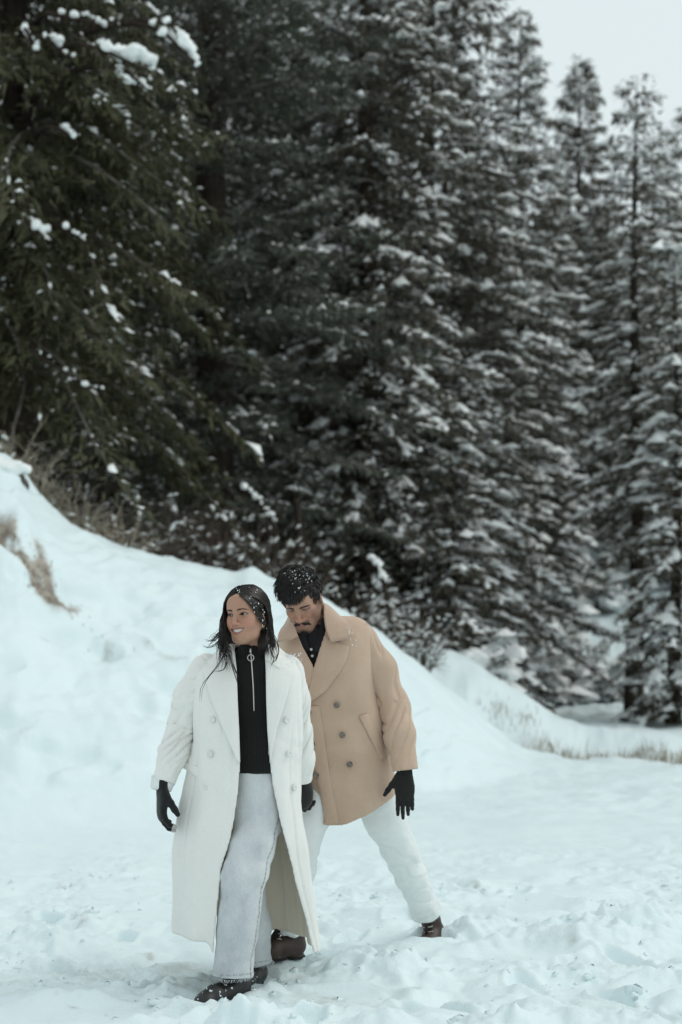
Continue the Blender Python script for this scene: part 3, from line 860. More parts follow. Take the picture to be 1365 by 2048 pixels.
TREE_PROTOS = {}
def make_tree(loc, label, seed, H, R, zb, kind, group="snowy conifers of the forest", rot=0.0, share=None, name="conifer_tree", scale=1.0, **kw):
    root = empty(name, loc, label, "tree", group)
    root.rotation_euler = (0, 0, rot); root.scale = (scale,) * 3
    if share and share in TREE_PROTOS:
        for ch in TREE_PROTOS[share]:
            c = ch.copy(); C.objects.link(c); c.parent = root
        return root
    prm = dict(gap=.34, nper=7, droop=.45, twig_gap=.085, card=(.15, .042), snow=0.24)
    prm.update(kw)
    (cv, cq), (sv, sq, st), mbr, info = conifer_arrays(seed, H, R, zb, **prm)
    nm = {"green": M_NEEDLE_GREEN, "blue": M_NEEDLE_BLUE, "grey": M_NEEDLE_GREY}[kind]
    parts = [trunk_mb(H, .035 + H * .011, seed).obj("trunk", M_BARK, root),
             mbr.obj("branches", M_LIMB, root),
             mesh_obj("crown", cv, None, nm, root, smooth=False, tris=cq)]
    parts[1]["kind"] = "stuff"; parts[2]["kind"] = "stuff"
    if len(sv):
        s = mesh_obj("snow_cover", sv, sq, M_SNOW, root, tris=st); s["kind"] = "stuff"; parts.append(s)
    if share: TREE_PROTOS[share] = parts
    return root

def tree_at(u, D, label, top_v=None, H=None, dz=-.15, **kw):
    x = (u - CEN_U) * D / F_PX
    z = float(ground_z(np.array([x]), np.array([D]))[0]) + dz
    kw.setdefault('zmax', 99); kw['zmax'] = min(kw['zmax'], CAM_Z + HOR_V * D / F_PX - z + 1.6)
    if top_v is not None: H = CAM_Z + (HOR_V - top_v) * D / F_PX - z
    return make_tree((x, D, z), label, H=H, **kw)

def build_trees():
    G1 = "tall dark spruces standing on the bank"
    # near, left
    corner = tree_at(30, 18.2, "dark green drooping spruce filling the upper corner above the dirt scar", H=19, R=3.0, zb=2.3, kind="green", seed=11, group=G1,
            gap=.30, nper=9, droop=.55, hang=.75, snow=0.09, card=(.17, .045), zmax=12.2, twig_gap=.085, sp=(0.051, 0.145), frost=.05)
    snow_pads(corner)
    cedar = tree_at(425, 22.0, "blue-green feathery cedar with bare trunk glimpses rising behind the woman", H=24, R=3.0, zb=1.6, kind="blue", seed=13, group=G1,
            gap=.42, nper=7, droop=.22, hang=.20, snow=0.14, card=(.19, .038), zmax=12.5, twig_gap=.075, lift=.45, power=.45, sp=(0.051, 0.162), frost=.10)
    tree_at(225, 26.5, "dark spruce between the corner spruce and the feathery cedar", H=23, R=2.8, zb=1.0, kind="green", seed=14, group=G1, gap=.42, nper=7, droop=.4, snow=0.21, zmax=15, sp=(0.060, 0.170), twig_gap=.10)
    tree_at(600, 26.0, "snow-flecked spruce behind the man with thin dark trunk", H=22, R=2.2, zb=1.4, kind="grey", seed=15, group=G1, gap=.42, nper=7, droop=.45, snow=0.41, zmax=14.5, sp=(0.084, 0.251), frost=0.21)
    tree_at(735, 24.5, "snow-laden fir directly above and right of the man's head", H=18.5, R=2.4, zb=.7, kind="grey", seed=16, group=G1,
            gap=.33, nper=8, droop=.5, hang=.5, snow=0.49, zmax=13.5, sp=(0.076, 0.237), frost=0.24)
    tree_at(860, 27.0, "tallest broad fir with arching bare top branches against the sky", H=17.5, R=3.0, zb=.8, kind="grey", seed=17, group=G1,
            gap=.36, nper=8, droop=.42, hang=.4, snow=0.45, zmax=15, power=.62, sp=(0.076, 0.237), frost=0.24, lift=.2)
    tree_at(978, 30.0, "leaning-edged snowy fir sloping down beside the sky gap", top_v=330, R=1.6, zb=.5, kind="grey", seed=18, group=G1,
            gap=.36, nper=8, droop=.45, hang=.45, snow=0.57, sp=(0.085, 0.258), frost=0.27, power=.55)
    # right side
    G2 = "narrow snowy firs against the sky"
    tree_at(1040, 37.0, "slim dark fir whose tip reaches highest beside the open sky", top_v=18, R=2.3, zb=1, kind="grey", seed=21, group=G2, gap=.42, nper=7, snow=0.37, card=(.2, .06), sp=(0.106, 0.286), power=.8, twig_gap=.085)
    tree_at(1160, 46.0, "pointed dark fir standing alone in the middle of the sky gap", top_v=108, R=2.6, zb=1, kind="grey", seed=22, group=G2, gap=.46, nper=7, snow=0.29, card=(.22, .07), sp=(0.116, 0.306), power=.8, twig_gap=.085)
    tree_at(1112, 43.0, "small pale fir tip just left of the pointed dark fir", top_v=225, R=1.7, zb=1, kind="grey", seed=23, group=G2, gap=.5, nper=6, snow=0.58, card=(.22, .07), sp=(0.116, 0.306), power=.9, twig_gap=.12)
    tree_at(1272, 26.5, "loose snowy fir with visible dark trunk beside the snow clearing", top_v=150, R=1.3, zb=3.2, kind="grey", seed=24, group=G2,
            gap=.38, nper=7, droop=.5, hang=.45, snow=0.57, sp=(0.068, 0.204), power=.62, dz=-.1, frost=.16)
    tree_at(1305, 41.0, "short fir tip between the loose fir and the rightmost tips", top_v=280, R=1.8, zb=1, kind="grey", seed=25, group=G2, gap=.5, nper=6, snow=0.46, card=(.22, .07), sp=(0.116, 0.306), power=.9, twig_gap=.12)
    tree_at(1336, 45.0, "thin fir tip second from the picture's edge", top_v=255, R=1.8, zb=1, kind="grey", seed=26, group=G2, gap=.5, nper=6, snow=0.46, card=(.22, .07), sp=(0.116, 0.306), power=.9, twig_gap=.12)
    tree_at(1372, 40.0, "fir cut by the picture's edge below the sky", top_v=205, R=1.8, zb=1, kind="grey", seed=27, group=G2, gap=.5, nper=6, snow=0.46, card=(.22, .07), sp=(0.116, 0.306), power=.9, twig_gap=.12)
    tree_at(1062, 39.0, "bushy snow-covered fir below the small pale fir tip", top_v=500, R=2.0, zb=2.6, kind="grey", seed=28, group=G2, gap=.38, nper=8, snow=0.77, sp=(0.106, 0.320), frost=0.30, power=.85)
    tree_at(1200, 46.0, "snow-covered fir filling the space under the pointed dark fir", top_v=455, R=2.3, zb=3.5, kind="grey", seed=29, group=G2, gap=.4, nper=8, snow=0.72, sp=(0.106, 0.320), frost=0.30, power=.85)
    tree_at(1352, 24.5, "dark-based snowy fir at the edge above the grassy bank end", top_v=480, R=1.0, zb=.5, kind="grey", seed=30, group=G2, gap=.34, nper=8, droop=.5, hang=.5, snow=0.59, sp=(0.095, 0.284), frost=0.24)
    tree_at(940, 25.5, "dark low fir rising above the second snow bank", top_v=700, R=1.2, zb=.3, kind="grey", seed=31, group=G2, gap=.33, nper=8, droop=.5, hang=.5, snow=0.50, sp=(0.095, 0.274), frost=0.21)
    tree_at(905, 23.6, "small snow-dusted fir at the foot of the tallest fir", top_v=900, R=1.35, zb=.2, kind="grey", seed=32, group=G2, gap=.28, nper=8, droop=.45, snow=0.50, sp=(0.084, 0.228), frost=0.21)
    # behind, filling
    G3 = "conifers deep in the forest"
    fill = [(120, 33, 60, "a"), (345, 31, -200, "b"), (520, 33, -300, "a"), (700, 34, 330, "b"), (770, 38, 60, "a"), (930, 38, 130, "b"), (1000, 43, 300, "a"),
            (60, 27, 0, "b"), (470, 40, -200, "b"), (1260, 50, 480, "b"), (1130, 52, 450, "a"), (1212, 55, 440, "b"), (1296, 52, 430, "a"), (1352, 54, 390, "b"), (-140, 30, -200, "a"), (-420, 22, -200, "b")]
    words = ["behind the corner spruce", "behind the gap beside the feathery cedar", "deep behind the feathery cedar", "seen through the bright slit of sky", "behind the snow-laden fir",
             "behind the tallest fir's outer branches", "between the tallest fir and the slim dark fir", "low behind the corner spruce", "farthest behind the feathery cedar", "low between the rightmost tips",
             "deep between the small pale fir and the pointed fir", "deep behind the pointed dark fir", "deep behind the short fir tip", "deepest at the picture's edge", "outside the frame behind the corner spruce", "outside the frame on the high bank"]
    for k, ((u, D, tv, pr), w) in enumerate(zip(fill, words)):
        x = (u - CEN_U) * D / F_PX
        z = float(ground_z(np.array([x]), np.array([D]))[0]) - .2
        H = CAM_Z + (HOR_V - tv) * D / F_PX - z
        make_tree((x, D, z), "dim snowy conifer " + w, seed=40 + (pr == "b"), H=16.0, R=2.5, zb=.8, kind="grey", group=G3, rot=k * 1.3, share="fill_" + pr, scale=H / 16.0,
                  gap=.46, nper=8, snow=0.34, card=(.20, .06), sp=(0.076, 0.238), frost=.12, twig_gap=.11, power=.85)
    # young firs and snow-loaded bushes round the clearing
    G4 = "low snow-loaded bushes round the clearing"
    for u, D, H, R, sd_, lab in ((1088, 30.0, 1.0, .8, 51, "low bush buried in snow at the near side of the clearing slope"), (1160, 31, 1.1, .9, 52, "rounded bush heaped with snow in the middle of the clearing slope"),
                                 (1225, 30.5, 1.0, .7, 53, "small snow-loaded bush beside the loose fir's trunk"), (1122, 36, 1.3, .8, 54, "upright snow-white bush higher on the clearing slope"), (1196, 38, 1.2, .8, 56, "snowy bush topping the clearing slope"), (955, 21.6, 1.0, .8, 55, "snow-flecked low bush on top of the second bank")):
        b = tree_at(u, D, lab, H=H, R=R, zb=.05, kind="grey", seed=sd_, group=G4, name="snowy_bush", gap=.2, nper=6, droop=.35, snow=.5, sp=(0.163, 0.384), frost=.4, lift=.8, power=.5)
        rs = np.random.RandomState(sd_); balls = []
        for k in range(16):
            a, t = rs.uniform(0, 6.28), rs.rand(); r_ = R * (1 - t * .8) * rs.uniform(.5, 1.0)
            balls.append((np.array([r_ * math.cos(a), r_ * math.sin(a), H * (.15 + .8 * t)]), (R * rs.uniform(.16, .34), R * rs.uniform(.16, .34), R * rs.uniform(.08, .15))))
        v, q = blob_mesh(np.zeros(3), balls, .05, sd_, .07); mesh_obj("snow_load", v, q, M_SNOW, b)["kind"] = "stuff"

def blob_mesh(c, balls, h, seed, amp=.03):
    """lumpy snow: smooth union of ellipsoids (offset, radii) about c"""
    pts = np.array([b[0] for b in balls]); rad = np.array([b[1] for b in balls])
    V = Vol(np.asarray(c) + pts.min(0) - rad.max() - .1, np.asarray(c) + pts.max(0) + rad.max() + .1, h)
    for o, r in balls: V.ell(np.asarray(c) + o, r, .05)
    v, q = V.mesh(); v = relax(v, q, 2)
    return v + normals(v, q) * (amp * fbm(v[:, 0] * 9 + seed, v[:, 1] * 9, v[:, 2] * 9, 3))[:, None], q

def snow_pads(root, lo=0, hi=11):
    """thick snow pads on the nearest boughs of the corner spruce"""
    rs = np.random.RandomState(77)
    L0 = np.array(root.location)
    spec = [  # pixel track of a pad along its bough, start to end, half thickness in pixels
        ([(176, 82), (206, 88), (232, 98), (258, 104), (284, 112), (302, 134)], [4, 6, 12, 16, 14, 6], 15.9), ([(236, 128), (246, 150), (268, 164), (300, 172)], [5, 6, 6, 3], 15.9),
        ([(306, 46), (324, 66), (346, 76), (368, 82), (390, 104), (402, 128)], [4, 7, 7, 9, 8, 4], 16.1), ([(326, 36), (344, 56), (362, 72)], [3, 4, 4], 16.1), ([(50, 48), (66, 72), (78, 98)], [3, 6, 4], 15.8), ([(92, 68), (110, 76), (126, 88), (138, 108)], [4, 6, 7, 4], 15.8),
        ([(120, 250), (138, 256), (156, 274)], [3, 6, 3], 15.9), ([(122, 24), (150, 32), (176, 30), (204, 46), (232, 44)], [3, 3, 5, 5, 2], 16.3),
        ([(56, 436), (74, 446), (90, 464)], [3, 5, 3], 15.9), ([(140, 455), (172, 476)], [3, 4], 16.0), ([(84, 708), (124, 736), (160, 762), (206, 778)], [2, 4, 4, 3], 16.2), ([(586, 566), (610, 576), (636, 590), (654, 610)], [4, 8, 10, 6], 19.4), ([(566, 392), (588, 404), (602, 426)], [4, 7, 5], 19.6), ([(650, 655), (668, 668)], [5, 6], 21.6)]
    for k, (tr, th, D) in enumerate(spec):
        if not lo <= k < hi: continue
        tr = np.array(tr, float); t = np.linspace(0, len(tr) - 1, len(tr) * 3 - 1); th = np.interp(t, np.arange(len(tr)), th)
        tr = np.stack([np.interp(t, np.arange(len(tr)), tr[:, i]) for i in range(2)], -1)
        pts = np.array([P(u, v, D + .1 * math.sin(i + k)) for i, (u, v) in enumerate(tr)]); px = D / F_PX
        balls = [(p - pts[0] + rs.normal(size=3) * .02, (max(.025, h_ * px * 1.2 * rs.uniform(.7, 1.2)), max(.035, h_ * px * 1.5), max(.016, h_ * px * .75 * rs.uniform(.6, 1.25)))) for p, h_ in zip(pts, th)]
        v, q = blob_mesh(pts[0] - L0, balls, .018, k, .045)
        o = mesh_obj("snow_pad", v, q, M_SNOW, root); o["kind"] = "stuff"
        mb = MB(); base = np.array([0, 0, pts[0][2] - L0[2] + .3])
        mid = (pts[0] - L0) * .6 + base * .4 + [0, 0, .15]
        tube(mb, spline(np.array([base, mid, pts[0] - L0 - [0, 0, .05], pts[-1] - L0 - [0, 0, .06]]), 14), np.linspace(.05, .012, 14), 6)
        mb.obj("branch", M_BARK, root)

# ------------------------------------------------------------------ bare shrubs, dry grass, fallen wood
M_TWIG = simple_mat("dry_twig", (.055, .042, .032), (.15, .12, .095), 9, .9)
M_ROCK = simple_mat("rock", (.05, .045, .04), (.13, .115, .10), 8, .9, .2, .6, 30, .02)
M_STRAW = simple_mat("dry_grass", (.26, .225, .175), (.52, .46, .37), 7, .9)

def shrub(u, D, h, w, n, seed, label, m=None, snow=14):
    rs = np.random.RandomState(seed)
    x = (u - CEN_U) * D / F_PX; z = float(ground_z(np.array([x]), np.array([D]))[0]) - .05
    root = empty("bare_shrub", (x, D, z), label, "shrub", "leafless shrubs along the bank top")
    mb = MB(); sm = MB(); sv, sq = uv_sphere(5, 3)
    for k in range(n):
        a = rs.uniform(0, 6.28); l = h * rs.uniform(.5, 1.1); o = rs.uniform(.15, 1) * w
        p = np.array([[.1 * math.cos(a), .1 * math.sin(a), 0], [o * .4 * math.cos(a), o * .4 * math.sin(a), l * .55], [o * math.cos(a + .3), o * math.sin(a + .3), l + rs.normal() * .1]])
        c = spline(p, 6); tube(mb, c, np.linspace(.010, .003, 6), 3, cap=False)
        for m_ in range(5):
            i = rs.randint(2, 6); q = c[i]; d = rs.normal(size=3) * .6 + [math.cos(a), math.sin(a), .5]; d /= np.linalg.norm(d)
            tube(mb, np.array([q, q + d * .10 + rs.normal(size=3) * .02, q + d * .24]), [.004, .003, .002], 3, cap=False)
            if rs.rand() < snow / 60: sm.add(q + d * .1 + ((sv + rs.normal(size=sv.shape) * .3) * .022 + (sv @ d)[:, None] * d * .05) * [1, 1, .6] * rs.uniform(.5, 1.3), sq)
    mb.obj("twigs", m or M_TWIG, root)["kind"] = "stuff"
    if sm.n: sm.obj("snow_cover", M_SNOW, root)["kind"] = "stuff"

def snow_clods():
    """loose crumbs of kicked-up snow lying on the road"""
    rs = np.random.RandomState(91); n = 2600
    y = 4.6 + 4.2 * rs.rand(n) ** 1.3; x = (rs.rand(n) - .5) * .56 * y
    m = fbm(x * 1.1 + 5, y * 1.1, 21, 2) + .6 * fbm(x * 3, y * 3, 55, 2); k = m > rs.uniform(-.2, .9, n); x, y = x[k], y[k]; n = len(x)
    r = np.clip(np.exp(rs.normal(np.log(.008), .6, n)), .003, .028); z = ground_z(x, y) - r * .15
    v, q = uv_sphere(6, 3)
    V_ = (v[None] + rs.normal(size=(n,) + v.shape) * .17) * (r[:, None] * rs.uniform(.7, 1.4, (n, 3)) * [1, 1, .7])[:, None] + np.stack([x, y, z], -1)[:, None]
    o = mesh_obj("snow_clods", V_.reshape(-1, 3), (q[None] + (np.arange(n) * len(v))[:, None, None]).reshape(-1, 4), bpy.data.materials["snow_ground"], attrs={"dirt": np.zeros(n * len(v))})
    o["kind"] = "stuff"; o["label"] = "loose crumbs of kicked-up snow on the road"; o["category"] = "snow"

def build_low():
    snow_clods()
    places = [(20, 15.7, .60, .35, 20, "tan brush at the left end of the bank top", M_STRAW, 3), (70, 15.8, .60, .35, 20, "tan brush second along the crest of the bank", M_STRAW, 3), (115, 15.9, .60, .35, 20, "tan brush third along the crest of the bank", M_STRAW, 3),
              (160, 15.9, .60, .35, 20, "tan brush fourth along the crest beside the dark trunk", M_STRAW, 3), (205, 16.0, .60, .35, 20, "tan brush fifth along the crest of the bank", M_STRAW, 3), (250, 16.1, .6, .35, 22, "tan brush at the dip of the bank top", M_STRAW, 5),
              (300, 17.6, 1.2, .8, 70, "brown thicket below the feathery cedar", None, 14), (365, 18.2, 1.4, .9, 80, "wide brown thicket at the cedar's foot", None, 16), (440, 18.6, 1.3, .9, 80, "brown thicket above the woman's head", None, 16),
              (520, 18.4, 1.3, .8, 70, "brown thicket left of the man's head", None, 16), (585, 18.8, 1.2, .8, 70, "brown thicket directly behind the man's hair", None, 14), (690, 18.6, .9, .7, 60, "snow-flecked thicket beyond the man's shoulder", None, 26),
              (770, 18.4, .8, .6, 60, "snow-flecked thicket where the bank slopes away", None, 30), (835, 18.6, .9, .7, 60, "low thicket at the start of the second bank", None, 30), (130, 19.0, 1.5, .9, 80, "dark thicket under the corner spruce", None, 10)]
    for k, (u, D, h, w, n, lab, m, sn) in enumerate(places): shrub(u, D, h, w, n, 200 + k, lab, m, sn)
    # dry grass
    rs = np.random.RandomState(31); mb = MB()
    def blades(cx, cy, sx, sy, n, h):
        xs = rs.normal(cx, sx, n); ys = rs.normal(cy, sy, n); zs = ground_z(xs, ys)
        for x, y, z in zip(xs, ys, zs):
            a = rs.uniform(0, 6.28); l = h * rs.uniform(.4, 1.3); b = rs.uniform(.1, .6) * l; s_ = rs.uniform(.004, .008)
            d = np.array([math.cos(a), math.sin(a), 0]); e = np.array([-d[1], d[0], 0]) * s_
            p0 = np.array([x, y, z - .02]); p1 = p0 + d * b * .35 + [0, 0, l * .65]; p2 = p0 + d * b + [0, 0, l]
            mb.add([p0 - e, p0 + e, p1 + e * .7, p1 - e * .7, p2], [[0, 1, 2, 3]], [[3, 2, 4]])
    for u in np.linspace(1065, 1390, 26): blades((u + rs.normal() * 5 - CEN_U) * 18.2 / F_PX, 18.15 + rs.normal() * .12, .10, .12, int(rs.uniform(14, 46)), .17)
    for u in np.linspace(985, 1080, 6): blades((u - CEN_U) * 18.7 / F_PX, 18.9, .08, .15, 14, .14)
    for cx, cy, n in ((-3.35, 13.45, 60), (-3.1, 13.5, 70), (-2.95, 13.38, 50), (-2.82, 13.3, 45), (-2.85, 13.62, 35), (-2.5, 13.35, 16), (-2.3, 13.3, 12), (-1.8, 13.45, 9)): blades(cx, cy, .10, .05, int(n * .6), .06)
    g = mb.obj("dry_grass", M_STRAW, smooth=False); g["kind"] = "stuff"; g["label"] = "tufts of dry grass poking through the snow banks"; g["category"] = "grass"
    c = P(18, 958, 14.7); root = empty("boulder", c - np.array([0, 0, .25]), "dark rock under a cap of snow at the left end of the bank top", "rock")
    v, q = blob_mesh(c, [((0, 0, -.05), (.20, .16, .13)), ((-.15, .05, -.1), (.2, .2, .2))], .02, 3, .05); put(root, "stone", (v, q), M_ROCK)
    v, q = blob_mesh(c, [((0, 0, .10), (.23, .2, .085)), ((-.2, .05, .13), (.22, .25, .13))], .02, 5, .03); put(root, "snow_cap", (v, q), M_SNOW)
    # fallen, snow-topped branches
    for k, (A, B, D, r, lab) in enumerate((((478, 975), (548, 1048), 19.2, .05, "thick fallen branch with a ridge of snow, slanting behind the couple"), ((592, 1000), (604, 1120), 20, .05, "thin upright dead stem behind the man"), ((735, 1120), (772, 1172), 19.5, .06, "short snow-capped dead branch near the bank slope"))):
        a, b = P(*A, D), P(*B, D - .5)
        root = empty("fallen_branch", a, lab, "branch", "dead wood at the forest edge")
        c = spline(np.array([[0, 0, 0], (b - a) * .5 + [0, 0, .08], b - a]), 10); c = np.concatenate([c, [c[-1] + [.1, 0, -.8]]])
        mb = MB(); tube(mb, c, np.linspace(r, r * .6, 11), 7); mb.obj("stem", M_BARK, root)
        if k == 1: continue
        balls = [(p + [0, 0, r * 1.1], (.05 + .03 * math.sin(i_ * 2.1), .06, .03)) for i_, p in enumerate(c[1:-1])]
        v, q = blob_mesh(np.zeros(3), balls, .025, k, .03); mesh_obj("snow_ridge", v, q, M_SNOW, root)

if DBG in ("", "land", "trees"):
    build_trees(); build_low()
# ------------------------------------------------------------------ cloth materials
def cloth_mat(name, c1, c2, scale=6, weave=900, rough=.9, sheen=.3, bstr=.35, bdist=.0012):
    m, n, l, b = mat(name, rough, .15)
    t = noise_tex(n, l, scale, 5, .6); r = ramp(n, [(.3, c1), (.7, c2)])
    l.new(t.outputs[0], r.inputs[0])
    f = noise_tex(n, l, weave * .35, 2); fr = ramp(n, [(.3, (.95,) * 3), (.7, (1.03,) * 3)]); l.new(f.outputs[0], fr.inputs[0])
    mm = n.new("ShaderNodeMix"); mm.data_type = 'RGBA'; mm.blend_type = 'MULTIPLY'; mm.inputs[0].default_value = 1
    l.new(r.outputs[0], mm.inputs[6]); l.new(fr.outputs[0], mm.inputs[7])
    b.inputs["Sheen Weight"].default_value = sheen; b.inputs["Sheen Roughness"].default_value = .5
    t2 = noise_tex(n, l, weave, 3); bump(n, l, t2.outputs[0], b, bstr, bdist)
    l.new(mm.outputs[2], b.inputs["Base Color"])
    return m, n, l, b, mm.outputs[2]

def lined(name, c1, c2, lin, **kw):
    m, n, l, b, col = cloth_mat(name, c1, c2, **kw)
    c = mix_col(n, l, attr(n, "lining").outputs["Fac"], col, lin)
    l.new(c, b.inputs["Base Color"])
    return m

M_WHITE = lined("white_wool", (.80, .79, .755), (.845, .835, .80), (.80, .70, .57), weave=700, bstr=.15)
M_CAMEL = lined("camel_wool", (.505, .362, .268), (.58, .42, .318), (.30, .20, .13), weave=520, bstr=.6)
M_BLACKSHIRT = cloth_mat("black_cotton", (.010, .010, .012), (.018, .018, .020), rough=.8, sheen=.1)[0]
M_GLOVE = cloth_mat("black_knit", (.010, .010, .010), (.020, .020, .019), rough=.9, sheen=.25, weave=1200)[0]
M_TIP = cloth_mat("grey_fingertip", (.38, .37, .36), (.5, .49, .47), rough=.8)[0]
M_WPANTS = cloth_mat("white_denim", (.77, .80, .79), (.83, .85, .84), weave=1100, sheen=.1)[0]

def sweater_mat():
    m, n, l, b = mat("black_rib_knit", .9, .15)
    w = n.new("ShaderNodeTexWave"); w.wave_type = 'BANDS'; w.bands_direction = 'X'; w.inputs["Scale"].default_value = 44; w.inputs["Distortion"].default_value = .4
    l.new(n.new("ShaderNodeTexCoord").outputs["Object"], w.inputs["Vector"])
    r = ramp(n, [(.2, (.008, .008, .008)), (.8, (.015, .015, .014))]); l.new(w.outputs[0], r.inputs[0]); l.new(r.outputs[0], b.inputs["Base Color"])
    bump(n, l, w.outputs[0], b, .5, .003)
    b.inputs["Sheen Weight"].default_value = .15
    return m
M_SWEATER = sweater_mat()

def denim_mat():
    m, n, l, b = mat("pale_denim", .85, .2)
    t = noise_tex(n, l, 5, 6, .65, mapping=(1, 1, .5)); r = ramp(n, [(.28, (.46, .485, .51)), (.5, (.62, .64, .65)), (.75, (.73, .74, .74))])
    l.new(t.outputs[0], r.inputs[0])
    f = noise_tex(n, l, 420, 3, .7, mapping=(1, 1, .16)); fr = ramp(n, [(.35, (.88, .885, .90)), (.65, (1.05, 1.045, 1.04))]); l.new(f.outputs[0], fr.inputs[0])
    mm = n.new("ShaderNodeMix"); mm.data_type = 'RGBA'; mm.blend_type = 'MULTIPLY'; mm.inputs[0].default_value = 1
    l.new(r.outputs[0], mm.inputs[6]); l.new(fr.outputs[0], mm.inputs[7])
    c = mix_col(n, l, attr(n, "seam").outputs["Fac"], mm.outputs[2], (.17, .17, .18))
    l.new(c, b.inputs["Base Color"])
    bump(n, l, f.outputs[0], b, .3, .001)
    return m
M_DENIM = denim_mat()
M_BOOT_BLACK = simple_mat("black_leather", (.008, .008, .008), (.022, .020, .019), 30, .42, .5, .4, 120, .002)
M_BOOT_BROWN = simple_mat("brown_leather", (.030, .018, .014), (.075, .044, .033), 14, .45, .45, .4, 120, .002)
M_SOLE = simple_mat("boot_sole", (.012, .011, .010), (.03, .027, .025), 30, .8)
M_LACE = simple_mat("boot_lace", (.45, .42, .38), (.6, .56, .5), 90, .8)
M_METAL = simple_mat("zip_metal", (.55, .53, .48), (.72, .70, .64), 200, .35, .6)
M_METAL.node_tree.nodes["Principled BSDF"].inputs["Metallic"].default_value = .8
M_GOLD = simple_mat("gold_metal", (.70, .52, .25), (.85, .68, .38), 200, .3)
M_GOLD.node_tree.nodes["Principled BSDF"].inputs["Metallic"].default_value = .8
M_BUTTON_W = simple_mat("white_button", (.70, .71, .68), (.78, .78, .75), 60, .45)
M_BUTTON_B = simple_mat("horn_button", (.05, .040, .032), (.30, .25, .20), 90, .35, .5)
M_TEETH = simple_mat("teeth", (.80, .78, .72), (.86, .84, .79), 80, .25, .5)
M_SKIN_W = skin_mat("skin_warm", (.45, .252, .172), (.34, .135, .112), (.05, .03, .02))
M_SKIN_M = skin_mat("skin_tan", (.45, .258, .182), (.32, .155, .13), (.022, .016, .013))

# ------------------------------------------------------------------ cloth shapes
class Prof:
    """stack of ellipses: rows (v, u_left, u_right, depth, radius in depth), pixels measured at that depth"""
    def __init__(s, rows, D0, fold=None):
        r = []
        for v, ul, ur, dy, ry in rows:
            D = D0 + dy; z = CAM_Z + (HOR_V - v) * D / F_PX
            r.append((z, ((ul + ur) / 2 - CEN_U) * D / F_PX, D, (ur - ul) / 2 * D / F_PX, ry))
        s.t = np.array(sorted(r)); s.fold = fold
        zz = np.linspace(s.t[0, 0], s.t[-1, 0], 200); s.zz = zz
        s.c = []
        for i in range(1, 5):
            y = np.interp(zz, s.t[:, 0], s.t[:, i]); k = np.ones(15) / 15
            s.c.append(np.convolve(np.pad(y, 7, 'edge'), k, 'valid'))
    def f(s, x, y, z):
        cx, cy, rx, ry = [np.interp(z, s.zz, c) for c in s.c]
        X, Y = x - cx, y - cy
        if s.fold is not None:
            m = s.fold(np.arctan2(X / rx, -Y / ry), z)
            rx, ry = rx + m, ry + m
        k0 = np.sqrt((X / rx) ** 2 + (Y / ry) ** 2) + 1e-6; k1 = np.sqrt((X / rx ** 2) ** 2 + (Y / ry ** 2) ** 2) + 1e-6
        return np.where(k0 < .3, k0 - 1, k0 * (k0 - 1) / k1)
    def front(s, u, v, d0, d1, n=260):
        """depth at which the ray through pixel (u, v) first meets the surface"""
        u = np.atleast_1d(np.asarray(u, float)); v = np.atleast_1d(np.asarray(v, float))
        D = np.linspace(d0, d1, n)[None]
        x = (u[:, None] - CEN_U) * D / F_PX; z = CAM_Z + (HOR_V - v[:, None]) * D / F_PX
        d = s.f(x, D + 0 * x, z)
        hit = d < 0
        i = np.where(hit.any(1), hit.argmax(1), d.argmin(1))
        return D[0][i]

def patch(prof, A, B, d0, d1, oA, oB, thick=.006, nu=26, nv=10, bulge=.004):
    """ruled sheet between the pixel polylines A and B lying on prof's front, lifted oA..oB towards the camera"""
    def res(p):
        p = np.asarray(p, float); s = np.concatenate([[0], np.cumsum(np.linalg.norm(np.diff(p, axis=0), axis=1))]); t = np.linspace(0, s[-1], nu)
        return np.stack([np.interp(t, s, p[:, 0]), np.interp(t, s, p[:, 1])], -1)
    a, b = res(A), res(B)
    w = np.linspace(0, 1, nv)
    uv = a[:, None] * (1 - w)[None, :, None] + b[:, None] * w[None, :, None]
    D = prof.front(uv[..., 0].ravel(), uv[..., 1].ravel(), d0, d1).reshape(nu, nv)
    k = np.ones(5) / 5
    for _ in range(2):
        D = np.apply_along_axis(lambda c: np.convolve(np.pad(c, 2, 'edge'), k, 'valid'), 0, D)
    off = oA * (1 - w) + oB * w + bulge * np.sin(np.pi * w)
    v = []
    for lay in (0, 1):
        DD = D - off[None] + lay * thick
        if lay == 0: DD = DD + .5 * thick * (np.abs(w - .5) > .499)[None]
        v.append(np.stack([(uv[..., 0] - CEN_U) * D / F_PX, DD, CAM_Z + (HOR_V - uv[..., 1]) * D / F_PX], -1).reshape(-1, 3))
    v = np.concatenate(v)
    i = np.arange(nu - 1)[:, None] * nv; j = np.arange(nv - 1)[None]
    q = np.stack([i + j, i + j + 1, i + nv + j + 1, i + nv + j], -1).reshape(-1, 4)
    N = nu * nv
    rim = np.concatenate([np.arange(nv), np.arange(1, nu) * nv + nv - 1, (nu - 1) * nv + np.arange(nv - 2, -1, -1), np.arange(nu - 2, 0, -1) * nv])
    rn = np.roll(rim, -1)
    side = np.stack([rim, rn, rn + N, rim + N], -1)
    return v, np.concatenate([q[:, ::-1], q + N, side])

def shell(V, t, k=.004):
    V.d = smax(V.d, -(V.d + t), k)

